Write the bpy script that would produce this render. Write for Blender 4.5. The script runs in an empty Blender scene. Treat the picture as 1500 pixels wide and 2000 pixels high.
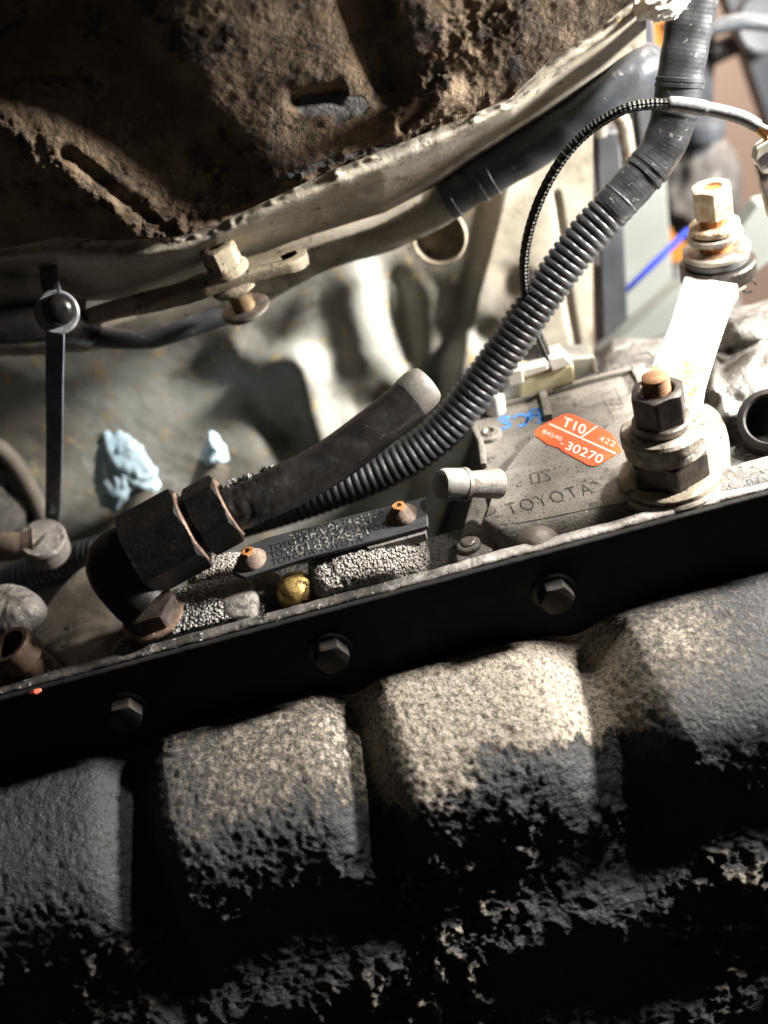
import bpy, bmesh, math, random
import numpy as np
from mathutils import Vector, Matrix
random.seed(4); RNG = np.random.RandomState(7)
sc = bpy.context.scene
# ------------------------------------------------------------------ camera
HF, PITCH, ROLL, D0 = 17.5, 36.0, 15.0, 325.0            # half field of view, tilt, roll (deg), mm to the pan edge
FP = 750 / math.tan(math.radians(HF))
_p, _r = math.radians(PITCH), math.radians(ROLL)
cf = np.array([0, math.cos(_p), -math.sin(_p)])
_r0 = np.array([1., 0, 0]); _u0 = np.array([0, math.sin(_p), math.cos(_p)])
cr = _r0 * math.cos(_r) - _u0 * math.sin(_r); cu = _u0 * math.cos(_r) + _r0 * math.sin(_r)
CAM = -(cf * D0 - cu * (165 / FP * D0))
camd = bpy.data.cameras.new('camera'); cam = bpy.data.objects.new('camera', camd)
sc.collection.objects.link(cam); sc.camera = cam
camd.sensor_fit = 'HORIZONTAL'; camd.sensor_width = 36; camd.lens = 18 / math.tan(math.radians(HF))
camd.clip_start = 0.01; camd.clip_end = 50
camd.dof.use_dof = True; camd.dof.focus_distance = 0.338; camd.dof.aperture_fstop = 8.5
M = Matrix(((cr[0], cu[0], -cf[0]), (cr[1], cu[1], -cf[1]), (cr[2], cu[2], -cf[2]))).to_4x4()
M.translation = Vector(CAM * 0.001); cam.matrix_world = M
# ------------------------------------------------------------------ world and lamps
w = bpy.data.worlds.new('World'); sc.world = w; w.use_nodes = True
w.node_tree.nodes['Background'].inputs[0].default_value = (1, 0.95, 0.88, 1)
w.node_tree.nodes['Background'].inputs[1].default_value = 0.022
def lamp(name, loc, target, power, size, col):
    l = bpy.data.lights.new(name, 'AREA'); l.shape = 'DISK'; l.size = size * .001; l.energy = power; l.color = col
    o = bpy.data.objects.new(name, l); sc.collection.objects.link(o)
    o.location = Vector(loc) * .001
    o.rotation_euler = (Vector(target) - Vector(loc)).to_track_quat('-Z', 'Y').to_euler()
    return o
lamp('work_lamp', (160, 68, 175), (60, 60, 0), .58, 16, (1, .96, .90))
lamp('tunnel_fill', (410, 40, 160), (-10, 120, 30), 8.8, 60, (1, .96, .90))  # added fill, no such lamp in view; brightens the tunnel wall and left side
lamp('back_wall_fill', (420, 420, 520), (330, 760, 150), 14.0, 300, (1, .9, .8))  # unseen lamp added to brighten the garage wall behind
sc.view_settings.view_transform = 'Standard'; sc.view_settings.look = 'None'
sc.view_settings.exposure = .45; sc.view_settings.gamma = 1
sc.cycles.use_denoising = True
sc.cycles.max_bounces = 6
# ------------------------------------------------------------------ pixel helpers (photo 1500 x 2000 -> mm)
def ray(px, py): return cf + (px - 750) / FP * cr - (py - 1000) / FP * cu
def aty(px, py, Y):
    v = ray(px, py); return CAM + v * (Y - CAM[1]) / v[1]
def atz(px, py, Z):
    v = ray(px, py); return CAM + v * (Z - CAM[2]) / v[2]
def atyN(px, py, Y):                                       # arrays
    px, py, Y = np.broadcast_arrays(px, py, Y)
    v = cf + ((px - 750) / FP)[..., None] * cr - ((py - 1000) / FP)[..., None] * cu
    return CAM + v * ((Y - CAM[1]) / v[..., 1])[..., None]
def atzN(px, py, Z):
    px, py, Z = np.broadcast_arrays(px, py, Z)
    v = cf + ((px - 750) / FP)[..., None] * cr - ((py - 1000) / FP)[..., None] * cu
    return CAM + v * ((Z - CAM[2]) / v[..., 2])[..., None]
def mmpx(p): return float((np.array(p) - CAM) @ cf) / FP    # mm per photo pixel at p
# ------------------------------------------------------------------ noise
def _h(i, j, k):
    n = (i * 374761393 + j * 668265263 + k * 2147483647 * 3 + 1274126177) & 0xffffffff
    n = ((n ^ (n >> 13)) * 1274126177) & 0xffffffff
    n = n ^ (n >> 16)
    return (n & 0xffff) / 65535.0
def vnoise(P, s):
    Q = np.asarray(P, float) / s + 1000.0
    I = np.floor(Q).astype(np.int64); f = Q - I; f = f * f * (3 - 2 * f)
    out = 0
    for a in (0, 1):
        for b in (0, 1):
            for c in (0, 1):
                wgt = (f[..., 0] if a else 1 - f[..., 0]) * (f[..., 1] if b else 1 - f[..., 1]) * (f[..., 2] if c else 1 - f[..., 2])
                out = out + wgt * _h(I[..., 0] + a, I[..., 1] + b, I[..., 2] + c)
    return out * 2 - 1
def fbm(P, s, o=4, g=.5):
    t = 0; a = 1; n = 0
    for i in range(o):
        t = t + a * vnoise(np.asarray(P) + 37.7 * i, s / 2 ** i); n += a; a *= g
    return t / n
def sstep(a, b, x): t = np.clip((x - a) / (b - a), 0, 1); return t * t * (3 - 2 * t)
# ------------------------------------------------------------------ materials
MATS = {}
def _mix(nt, fac, a, b, typ='MIX'):
    n = nt.nodes.new('ShaderNodeMix'); n.data_type = 'RGBA'; n.blend_type = typ
    for s, v in ((n.inputs[0], fac), (n.inputs[6], a), (n.inputs[7], b)):
        if hasattr(v, 'is_output'): nt.links.new(v, s)
        else: s.default_value = v if not isinstance(v, tuple) else (*v, 1)[:4]
    return n.outputs[2]
def _ramp(nt, src, lo, hi):
    n = nt.nodes.new('ShaderNodeMapRange'); n.interpolation_type = 'SMOOTHSTEP'
    n.inputs[1].default_value = lo; n.inputs[2].default_value = hi
    nt.links.new(src, n.inputs[0]); return n.outputs[0]
def mat(name, c1, c2=None, scale=150, rough=.6, metal=0, bump=.3, bscale=600, spots=None, pits=None, dust_and_tone=None, wrap=None, braid=None, coat=0, spec=.5, lo=.35, hi=.65, alpha=1, trans=0, rvar=.12, bdist=.4):
    if name in MATS: return MATS[name]
    m = bpy.data.materials.new(name); m.use_nodes = True; nt = m.node_tree; N = nt.nodes; L = nt.links
    b = N['Principled BSDF']
    tc = N.new('ShaderNodeTexCoord'); oi = N.new('ShaderNodeObjectInfo')
    vm = N.new('ShaderNodeVectorMath'); vm.operation = 'ADD'
    mu = N.new('ShaderNodeMath'); mu.operation = 'MULTIPLY'; mu.inputs[1].default_value = 3.7
    L.new(oi.outputs['Random'], mu.inputs[0]); L.new(tc.outputs['Object'], vm.inputs[0]); L.new(mu.outputs[0], vm.inputs[1])
    co = vm.outputs[0]
    def noise(s, d=5, r=.55, dist=0):
        n = N.new('ShaderNodeTexNoise'); n.inputs['Scale'].default_value = s; n.inputs['Detail'].default_value = d
        n.inputs['Roughness'].default_value = r; n.inputs['Distortion'].default_value = dist
        L.new(co, n.inputs['Vector']); return n.outputs[0]
    col = c1 + (1,)
    if c2: col = _mix(nt, _ramp(nt, noise(scale), lo, hi), c1, c2)
    rv = noise(scale * 2.3)
    heights = []
    hn = noise(bscale, 6, .65); heights.append((hn, 1.0))
    for sp in (spots or []):                              # (colour, scale, threshold, softness)
        c, s, th, so = sp
        mk = _ramp(nt, noise(s, 8, .62, .4), th, th + so)
        col = _mix(nt, mk, col, c); heights.append((mk, .6))
    if dust_and_tone:                                              # dust and tone, painted light falloff too, where the mesh attribute says
        at = N.new('ShaderNodeAttribute'); at.attribute_name = 'dust_and_tone'
        ns = noise(dust_and_tone[1], 8, .7)
        ad = N.new('ShaderNodeMath'); ad.operation = 'ADD'; L.new(at.outputs['Fac'], ad.inputs[0]); L.new(ns, ad.inputs[1])
        mk = _ramp(nt, ad.outputs[0], dust_and_tone[2], dust_and_tone[3])
        dk, ds = dust_and_tone[4:] if len(dust_and_tone) > 4 else (.66, .7)
        dc = _mix(nt, _ramp(nt, noise(dust_and_tone[1] * ds, 6, .7), .46, .62), dust_and_tone[0], tuple(x * dk for x in dust_and_tone[0]))
        col = _mix(nt, mk, col, dc); heights.append((mk, 1.6)); dmask = mk
    if pits:                                              # pebbled cast skin with oil in the pits
        c, s, th = pits
        v = N.new('ShaderNodeTexVoronoi'); v.inputs['Scale'].default_value = s; v.feature = 'F1'; v.inputs['Randomness'].default_value = 1
        nz = N.new('ShaderNodeTexNoise'); nz.inputs['Scale'].default_value = s * .7; L.new(co, nz.inputs['Vector'])
        mv = N.new('ShaderNodeMix'); mv.data_type = 'VECTOR'; mv.inputs[0].default_value = .0012
        L.new(co, mv.inputs[4]); L.new(nz.outputs['Color'], mv.inputs[5]); L.new(mv.outputs[1], v.inputs['Vector'])
        mk = _ramp(nt, v.outputs['Distance'], th, th + .22)
        col = _mix(nt, mk, col, c)
        inv = N.new('ShaderNodeMath'); inv.operation = 'SUBTRACT'; inv.inputs[0].default_value = 1; L.new(v.outputs['Distance'], inv.inputs[1])
        heights.append((inv.outputs[0], 3.0))
    if wrap or braid:
        at = N.new('ShaderNodeAttribute'); at.attribute_name = 'suv'
        sx = N.new('ShaderNodeSeparateXYZ'); L.new(at.outputs['Vector'], sx.inputs[0])
        def lin(a, bb, c=0):                              # sin(2pi(a*u + bb*v + c))
            m1 = N.new('ShaderNodeMath'); m1.operation = 'MULTIPLY'; m1.inputs[1].default_value = a; L.new(sx.outputs[0], m1.inputs[0])
            m2 = N.new('ShaderNodeMath'); m2.operation = 'MULTIPLY_ADD'; m2.inputs[1].default_value = bb; L.new(sx.outputs[1], m2.inputs[0]); L.new(m1.outputs[0], m2.inputs[2])
            m3 = N.new('ShaderNodeMath'); m3.operation = 'MULTIPLY'; m3.inputs[1].default_value = 2 * math.pi; L.new(m2.outputs[0], m3.inputs[0])
            m4 = N.new('ShaderNodeMath'); m4.operation = 'SINE'; L.new(m3.outputs[0], m4.inputs[0]); return m4.outputs[0]
        if wrap:
            heights.append((lin(1, wrap), .13))
        if braid:
            a, bb = lin(4, braid), lin(-4, braid)
            mm = N.new('ShaderNodeMath'); mm.operation = 'MULTIPLY'; L.new(a, mm.inputs[0]); L.new(bb, mm.inputs[1])
            heights.append((mm.outputs[0], 2.0))
            mk = _ramp(nt, mm.outputs[0], -.2, .7); col = _mix(nt, mk, (.004, .004, .004), col)
    if hasattr(col, 'is_output'): L.new(col, b.inputs['Base Color'])
    else: b.inputs['Base Color'].default_value = col
    mr = N.new('ShaderNodeMapRange'); mr.inputs[3].default_value = max(.03, rough - rvar); mr.inputs[4].default_value = min(1, rough + rvar)
    mr.inputs[1].default_value = .3; mr.inputs[2].default_value = .7
    L.new(rv, mr.inputs[0])
    if dust_and_tone:
        rm = N.new('ShaderNodeMix'); L.new(dmask, rm.inputs[0]); L.new(mr.outputs[0], rm.inputs[2]); rm.inputs[3].default_value = .95
        L.new(rm.outputs[0], b.inputs['Roughness'])
    else: L.new(mr.outputs[0], b.inputs['Roughness'])
    b.inputs['Metallic'].default_value = metal; b.inputs['Specular IOR Level'].default_value = spec
    b.inputs['Coat Weight'].default_value = coat; b.inputs['Coat Roughness'].default_value = .15
    b.inputs['Transmission Weight'].default_value = trans
    if bump:
        tot = None
        for h, k in heights:
            m1 = N.new('ShaderNodeMath'); m1.operation = 'MULTIPLY'; m1.inputs[1].default_value = k; L.new(h, m1.inputs[0])
            if tot is None: tot = m1.outputs[0]
            else:
                m2 = N.new('ShaderNodeMath'); m2.operation = 'ADD'; L.new(tot, m2.inputs[0]); L.new(m1.outputs[0], m2.inputs[1]); tot = m2.outputs[0]
        bp = N.new('ShaderNodeBump'); bp.inputs['Strength'].default_value = bump; bp.inputs['Distance'].default_value = bdist * .001
        L.new(tot, bp.inputs['Height']); L.new(bp.outputs[0], b.inputs['Normal'])
    MATS[name] = m; return m
floor_m = mat('rusty_underseal', (.105, .070, .044), (.205, .145, .09), 70, .9, 0, .9, 380, spots=[((.035, .025, .019), 110, .54, .12), ((.26, .19, .11), 300, .58, .1), ((.12, .075, .04), 40, .55, .1)], dust_and_tone=((.17, .165, .165), 120, .95, 1.15), bdist=1.0)
patch_m = mat('grey_sealer', (.20, .19, .19), (.14, .13, .13), 80, .8, 0, .4, 400)
paint_m = mat('dirty_body_paint', (.40, .37, .305), (.27, .24, .19), 45, .62, 0, .5, 900, spots=[((.15, .125, .095), 90, .55, .15), ((.46, .36, .20), 380, .60, .06), ((.10, .085, .065), 500, .60, .06)])
wall_m = mat('tunnel_paint', (.38, .38, .345), (.28, .262, .22), 28, .55, 0, .25, 500, spots=[((.17, .15, .12), 36, .56, .2), ((.52, .40, .22), 190, .585, .05), ((.50, .505, .48), 60, .57, .15), ((.10, .09, .075), 420, .62, .06)], dust_and_tone=((.44, .39, .31), 50, .70, 1.05))
beige_m = mat('beige_body_panel', (.58, .52, .42), (.46, .40, .31), 40, .6, 0, .3, 500, spots=[((.25, .21, .16), 150, .66, .12)])
cast_m = mat('cast_aluminium', (.24, .22, .20), (.13, .118, .105), 160, .62, .35, .7, 900, spots=[((.05, .045, .04), 240, .56, .1), ((.34, .32, .30), 500, .58, .08)])
bell_m = mat('bright_cast_aluminium', (.21, .20, .18), (.115, .105, .095), 130, .6, .15, .9, 700, spots=[((.06, .052, .045), 170, .55, .1), ((.32, .30, .275), 420, .58, .08), ((.03, .027, .024), 600, .60, .06)], bdist=.8)
slab_m = mat('oily_cast_slab', (.17, .145, .115), (.11, .092, .075), 90, .6, .2, .5, 700, spots=[((.02, .018, .016), 150, .64, .05)])
dark_m = mat('oily_dark_casting', (.035, .031, .027), (.016, .014, .013), 120, .6, .1, .7, 700, spots=[((.09, .08, .07), 500, .66, .08)], pits=((.006, .006, .006), 900, .52))
pit_m = mat('pebbled_casting', (.40, .37, .33), (.30, .27, .24), 150, .8, .1, 1, 900, pits=((.035, .031, .028), 1250, .56), bdist=.45)
pit2_m = mat('oily_pebbled_casting', (.24, .225, .205), (.13, .12, .11), 130, .5, .2, 1, 700, spots=[((.30, .28, .26), 40, .52, .1)], pits=((.016, .015, .014), 1000, .52), bdist=.5)
rail_m = mat('oily_flange', (.14, .13, .12), (.05, .046, .042), 110, .5, .35, .8, 700, spots=[((.013, .012, .011), 160, .55, .1), ((.40, .38, .35), 700, .62, .05)], dust_and_tone=((.40, .37, .34), 200, .62, 1.0))  # pale specks painted in for glints on the oil
railr_m = mat('flange_edge', (.20, .19, .18), (.09, .085, .08), 150, .5, .4, .6, 800, spots=[((.02, .02, .02), 190, .6, .08)])
pan_m = mat('black_pan_paint', (.011, .011, .0125), (.018, .0175, .019), 60, .6, 0, 1, 700, spots=[((.035, .033, .031), 500, .60, .06)], dust_and_tone=((.26, .225, .18), 480, .80, 1.12, .34, 1.6), bdist=.9)
panf_m = mat('black_flange_paint', (.008, .008, .008), (.014, .012, .011), 90, .75, 0, .3, 500, rvar=.1, spec=.2)
panbolt_m = mat('oily_pan_bolt', (.022, .018, .016), (.012, .010, .009), 200, .6, .2, .3, 500, spec=.3)
switch_m = mat('switch_die_casting', (.235, .215, .185), (.165, .15, .128), 130, .68, .25, .8, 1700, spots=[((.075, .066, .056), 190, .575, .12), ((.33, .31, .275), 1100, .585, .06), ((.06, .052, .045), 1300, .60, .05)])
ink_m = mat('moulded_letter_edge', (.026, .023, .02), None, 100, .7, 0, 0)
steel_m = mat('dirty_steel', (.30, .27, .235), (.17, .15, .125), 220, .5, .75, .5, 900, spots=[((.30, .16, .06), 260, .62, .12)])
darksteel_m = mat('black_oxide_steel', (.075, .065, .056), (.04, .034, .03), 250, .42, .7, .4, 900, spots=[((.15, .09, .05), 320, .64, .1)])
zinc_m = mat('zinc_plate', (.34, .31, .265), (.21, .18, .145), 180, .5, .5, .5, 900, spots=[((.20, .10, .045), 200, .54, .12), ((.09, .06, .04), 300, .60, .08)])
gold_m = mat('yellow_passivated_dusty', (.34, .29, .205), (.24, .20, .145), 200, .78, .2, .7, 900, spots=[((.07, .058, .045), 260, .56, .1), ((.36, .29, .18), 500, .58, .08)])
rust_m = mat('orange_rust', (.48, .20, .05), (.23, .09, .03), 400, .9, 0, .9, 1200)
rustscrew_m = mat('rusty_screw', (.20, .145, .11), (.12, .085, .065), 500, .85, .2, .9, 1300)
rustnut_m = mat('rust_stained_nut', (.50, .43, .33), (.34, .23, .13), 320, .65, .3, .6, 900, spots=[((.16, .08, .04), 260, .56, .1)])
lever_m = mat('zinc_lever', (.80, .79, .77), (.70, .69, .67), 90, .55, .25, .15, 900, spots=[((.50, .27, .08), 110, .71, .08)])
stain_m = mat('lever_rust_stain', (.62, .54, .42), (.40, .23, .08), 260, .75, .1, .5, 900, spots=[((.22, .11, .04), 320, .57, .08)])
leverrust_m = mat('lever_root', (.36, .32, .265), (.20, .17, .135), 220, .65, .3, .7, 800, spots=[((.07, .06, .05), 260, .55, .1), ((.55, .53, .49), 200, .59, .08), ((.40, .23, .09), 120, .62, .1)])
conduit_m = mat('conduit_plastic', (.032, .035, .040), (.05, .052, .056), 200, .36, 0, .15, 900, rvar=.1)
sleeve_m = mat('taped_loom', (.014, .015, .017), (.028, .029, .032), 120, .45, 0, .35, 900, wrap=.75, spots=[((.16, .155, .14), 500, .62, .06)], bdist=.16)
tubebk_m = mat('dusty_black_tube', (.040, .045, .053), (.065, .07, .078), 70, .38, 0, .35, 600, spots=[((.22, .215, .20), 200, .60, .1)])
hose_m = mat('oily_rubber_hose', (.0075, .007, .0068), (.014, .012, .0115), 120, .27, 0, .3, 900, spots=[((.03, .026, .022), 380, .64, .08)])
hosecap_m = mat('pale_hose_end', (.13, .12, .105), (.08, .075, .065), 160, .5, 0, .3, 900)  # paler than the rest of the hose
blackoil_m = mat('oil_black_fitting', (.0045, .004, .0036), (.008, .0065, .0055), 150, .45, .1, .4, 900, spec=.3, spots=[((.020, .010, .007), 260, .62, .1)])
edge_m = mat('worn_hex_face', (.22, .15, .11), (.12, .07, .05), 300, .5, .5, .7, 900, spots=[((.45, .40, .33), 420, .62, .08)])
edged_m = mat('oily_brown_hex', (.06, .045, .036), (.03, .023, .019), 260, .42, .4, .5, 900)
plate_m = mat('id_plate_black', (.030, .032, .034), (.042, .044, .046), 200, .45, 0, .15, 1500)
platetxt_m = mat('plate_pattern', (.008, .008, .008), None, 200, .35, 0, 0)
stamp_m = mat('stamped_digit_edge', (.30, .29, .28), (.03, .03, .03), 900, .4, .3, 0, 900, lo=.40, hi=.56)
stick_m = mat('orange_sticker', (.78, .115, .028), (.70, .095, .028), 160, .42, 0, .1, 600, spots=[((.32, .08, .04), 420, .70, .06)])
print_m = mat('white_print', (.80, .72, .66), None, 100, .5, 0, 0)
blue_m = mat('blue_marker', (.02, .19, .66), (.05, .30, .78), 500, .5, 0, 0)
white_m = mat('white_plastic', (.60, .58, .52), (.50, .47, .39), 120, .45, 0, .1, 700)
cream_m = mat('cream_plastic', (.70, .64, .44), (.60, .52, .30), 160, .5, 0, .2, 700)
clear_m = mat('milky_plastic', (.58, .59, .56), (.50, .51, .48), 160, .35, 0, .15, 500)
cap_m = mat('grey_vent_cap', (.19, .185, .17), (.14, .135, .12), 200, .5, 0, .3, 900)
braid_m = mat('braided_sleeve', (.022, .021, .016), (.055, .052, .028), 500, .6, 0, 1, 900, braid=.42, bdist=.5)
shrink_m = mat('heat_shrink', (.13, .13, .135), (.09, .09, .095), 200, .5, 0, .5, 900)
orange_m = mat('orange_wire', (.75, .38, .08), None, 100, .4, 0, 0)
wwire_m = mat('white_wire', (.78, .74, .66), None, 100, .4, 0, 0)
tie_m = mat('zip_tie_nylon', (.085, .087, .105), (.12, .122, .145), 220, .30, 0, .25, 500, rvar=.1)  # lightened and blued to hold the nylon's sheen in its colour
tie2_m = mat('clip_rim', (.26, .26, .28), (.14, .14, .15), 300, .35, 0, .3, 500)
tissue_m = mat('blue_shop_towel', (.50, .69, .80), (.60, .77, .85), 100, .95, 0, .6, 900)
paper_m = mat('white_paper', (.78, .77, .72), (.7, .66, .58), 200, .9, 0, .5, 600, spots=[((.6, .25, .08), 90, .66, .05)])
brass_m = mat('brass_plug', (.52, .37, .13), (.30, .20, .07), 260, .42, .7, .8, 700, spots=[((.08, .055, .03), 260, .55, .08)])
brown_m = mat('brown_bolt', (.09, .055, .035), (.055, .035, .025), 200, .5, .4, .4, 600)
garage_m = mat('garage_wall', (.45, .33, .27), (.41, .30, .245), 3, .9, 0, 0)
strut_m = mat('grey_black_strut', (.028, .031, .037), (.052, .055, .062), 40, .5, 0, .2, 300)
greyp_m = mat('grey_green_panel', (.20, .212, .195), (.16, .17, .157), 25, .6, 0, .15, 300)
orangep_m = mat('orange_plastic', (.55, .22, .035), (.42, .16, .03), 60, .5, 0, .1, 300)
straw_m = mat('blue_straw', (.008, .03, .36), None, 60, .35, 0, 0)
bgdark_m = mat('dark_background_metal', (.045, .043, .042), (.09, .08, .072), 30, .6, .2, .3, 300)
# ------------------------------------------------------------------ building blocks
WL = {}
def link(o, loc):
    sc.collection.objects.link(o); WL[o.name] = np.array(loc, float)
def thing(name, label, cat, base, group=None):
    o = bpy.data.objects.new(name, None); o.empty_display_size = .005
    o.location = Vector(base) * .001; link(o, base)
    o['label'] = label; o['category'] = cat
    if group: o['group'] = group
    return o
def tag(o, label, cat, group=None):
    o['label'] = label; o['category'] = cat
    if group: o['group'] = group
    return o
def struct(o): o['kind'] = 'structure'; return o
def obj(name, geo, m, parent=None, smooth=35, bevel=0, attr=None):
    V, Fc = geo[0], geo[1]
    V = np.asarray(V, float).reshape(-1, 3)
    base = WL[parent.name] if parent is not None else np.array([V[:, 0].mean(), V[:, 1].mean(), V[:, 2].min()])
    me = bpy.data.meshes.new(name)
    me.from_pydata(((V - base) * .001).tolist(), [], Fc)
    me.update()
    at = dict(geo[2]) if len(geo) > 2 and geo[2] else {}
    if attr: at.update(attr)
    for k, v in at.items():
        v = np.asarray(v, float)
        if v.ndim == 1:
            a = me.attributes.new(k, 'FLOAT', 'POINT'); a.data.foreach_set('value', v)
        else:
            a = me.attributes.new(k, 'FLOAT_VECTOR', 'POINT'); a.data.foreach_set('vector', v.ravel())
    bm = bmesh.new(); bm.from_mesh(me); bmesh.ops.recalc_face_normals(bm, faces=bm.faces); bm.to_mesh(me); bm.free()
    if smooth:
        me.polygons.foreach_set('use_smooth', [True] * len(me.polygons))
        if smooth < 180: me.set_sharp_from_angle(angle=math.radians(smooth))
    me.materials.append(m)
    o = bpy.data.objects.new(name, me)
    if parent is not None:
        o.parent = parent; o.location = (0, 0, 0); link(o, base)
    else:
        o.location = Vector(base) * .001; link(o, base)
    if bevel:
        b = o.modifiers.new('bevel', 'BEVEL'); b.width = bevel * .001; b.segments = 2; b.limit_method = 'ANGLE'; b.angle_limit = math.radians(40)
    return o
def join(*gs):
    V = []; Fc = []; n = 0
    for g in gs:
        v = np.asarray(g[0], float).reshape(-1, 3); V.append(v); Fc += [[i + n for i in f] for f in g[1]]; n += len(v)
    return np.concatenate(V), Fc
def gridfaces(nu, nv, closeu=False):
    F = []
    for j in range(nv - 1):
        for i in range(nu if closeu else nu - 1):
            a = j * nu + i; b = j * nu + (i + 1) % nu
            F.append([a, b, b + nu, a + nu])
    return F
def frame(axis, up=None):
    a = np.array(axis, float); a /= np.linalg.norm(a)
    t = np.array(up if up is not None else ([0, 0, 1] if abs(a[2]) < .9 else [1, 0, 0]), float)
    x = np.cross(t, a); x /= np.linalg.norm(x); y = np.cross(a, x); return x, y, a
def lathe(prof, o, axis=(0, 0, 1), n=40, up=None, wob=0):
    x, y, a = frame(axis, up); o = np.array(o, float)
    th = np.linspace(0, 2 * math.pi, n, endpoint=False)
    V = []
    for k, (r, h) in enumerate(prof):
        r = max(r, .02)
        rr = r * (1 + wob * np.sin(3 * th + k) * .5 + wob * RNG.uniform(-.3, .3, n)) if wob else r
        V.append(o + np.outer(np.cos(th) * rr, x) + np.outer(np.sin(th) * rr, y) + a * h)
    m = len(prof); F = gridfaces(n, m, True)
    F.append(list(range(n))[::-1]); F.append(list(range((m - 1) * n, m * n)))
    return np.concatenate(V), F
def hexnut(o, axis, AF, h, hole=0, depth=None, up=None, rot=0, chamfer_bottom=False, n=72, wob=0):
    x, y, a = frame(axis, up); o = np.array(o, float)
    th = np.linspace(0, 2 * math.pi, n, endpoint=False)
    R = AF / 2 / np.cos((th + rot) % (math.pi / 3) - math.pi / 6)
    R = np.minimum(R, AF / 2 * 1.13)
    zt = h - (R - AF / 2 * .97) * .55
    if wob: zt = zt + RNG.uniform(-wob, wob, n)
    zb = (R - AF / 2 * .97) * .55 if chamfer_bottom else np.zeros(n)
    rings = [(np.full(n, AF / 2 * .9), np.zeros(n)), (R, zb), (R, zt), (np.full(n, AF / 2 * .95), np.full(n, h))]
    if hole:
        d = h * .8 if depth is None else depth
        rings += [(np.full(n, hole * 1.1), np.full(n, h)), (np.full(n, hole), np.full(n, h - .5)), (np.full(n, hole), np.full(n, h - d))]
    V = [o + np.outer(np.cos(th) * r, x) + np.outer(np.sin(th) * r, y) + np.outer(z, a) for r, z in rings]
    F = gridfaces(n, len(rings), True); F.append(list(range(n))[::-1]); F.append(list(range((len(rings) - 1) * n, len(rings) * n)))
    return np.concatenate(V), F
def smoothpath(P, n):
    P = np.array(P, float); m = len(P)
    Q = np.vstack([2 * P[0] - P[1], P, 2 * P[-1] - P[-2]])
    out = []
    for t in np.linspace(0, m - 1, n):
        i = min(int(t), m - 2); f = t - i
        a, b, c, d = Q[i], Q[i + 1], Q[i + 2], Q[i + 3]
        out.append(.5 * ((2 * b) + (c - a) * f + (2 * a - 5 * b + 4 * c - d) * f * f + (3 * b - a - 3 * c + d) * f ** 3))
    return np.array(out)
def resample(P, step):
    d = np.r_[0, np.cumsum(np.linalg.norm(np.diff(P, axis=0), axis=1))]
    n = max(2, int(d[-1] / step) + 1); s = np.linspace(0, d[-1], n)
    return np.stack([np.interp(s, d, P[:, k]) for k in range(3)], 1), s
def sweep(P, rad, n=20, section=None, up=(0, 0, 1), twist=None, caps=True, round_end=(0, 0)):
    P = np.array(P, float); m = len(P)
    T = np.gradient(P, axis=0); T /= np.linalg.norm(T, axis=1)[:, None]
    s = np.r_[0, np.cumsum(np.linalg.norm(np.diff(P, axis=0), axis=1))]
    x = np.cross(up, T[0]); x /= np.linalg.norm(x)
    th = np.linspace(0, 2 * math.pi, n, endpoint=False)
    V = []; UV = []
    rad = np.broadcast_to(np.asarray(rad, float), (m,)) if not callable(rad) else rad(s)
    for i in range(m):
        x = x - T[i] * (x @ T[i]); x /= np.linalg.norm(x); y = np.cross(T[i], x)
        tw = twist(s[i] / s[-1]) if twist else 0
        xx, yy = x * math.cos(tw) + y * math.sin(tw), y * math.cos(tw) - x * math.sin(tw)
        if section is not None:
            sec = section(s[i] / s[-1]) if callable(section) else section
            V.append(P[i] + np.outer(sec[:, 0], xx) + np.outer(sec[:, 1], yy))
        else: V.append(P[i] + np.outer(np.cos(th) * rad[i], xx) + np.outer(np.sin(th) * rad[i], yy))
        k = len(V[-1]); UV.append(np.stack([np.arange(k) / k, np.full(k, s[i]), np.zeros(k)], 1))
    k = len(V[0]); F = gridfaces(k, m, True)
    if caps: F.append(list(range(k))[::-1]); F.append(list(range((m - 1) * k, m * k)))
    return np.concatenate(V), F, {'suv': np.concatenate(UV)}
def roundrad(s, r, a=0, b=0):                              # round off tube ends over lengths a, b
    R = np.full(len(s), float(r))
    if a: t = np.clip(1 - s / a, 0, 1); R *= np.sqrt(np.clip(1 - t * t, .01, 1))
    if b: t = np.clip(1 - (s[-1] - s) / b, 0, 1); R *= np.sqrt(np.clip(1 - t * t, .01, 1))
    return R
def rect(wd, hh, n=3, r=.3):
    pts = []
    for cx, cy, a0 in ((1, 1, 0), (-1, 1, 90), (-1, -1, 180), (1, -1, 270)):
        for k in range(n):
            a = math.radians(a0 + 90 * k / (n - 1))
            pts.append((cx * (wd / 2 - r) + r * math.cos(a), cy * (hh / 2 - r) + r * math.sin(a)))
    return np.array(pts)
def box(c, size, ax=None):
    X, Y, Z = ax if ax is not None else (np.array([1, 0, 0.]), np.array([0, 1, 0.]), np.array([0, 0, 1.]))
    c = np.array(c, float); V = []
    for k in (-.5, .5):
        for i, j in ((-.5, -.5), (.5, -.5), (.5, .5), (-.5, .5)):
            V.append(c + X * i * size[0] + Y * j * size[1] + Z * k * size[2])
    return np.array(V), [[3, 2, 1, 0], [4, 5, 6, 7], [0, 1, 5, 4], [1, 2, 6, 5], [2, 3, 7, 6], [3, 0, 4, 7]]
def prism(top, down):                                      # top: (n,3) loop, down: vector
    top = np.array(top, float); n = len(top); V = np.vstack([top, top + np.array(down, float)])
    F = [list(range(n)), list(range(n, 2 * n))[::-1]] + [[i, i + n, (i + 1) % n + n, (i + 1) % n] for i in range(n)]
    return V, F
def zpoly(pts, z): return np.array([atz(x, y, z) for x, y in pts])
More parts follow.
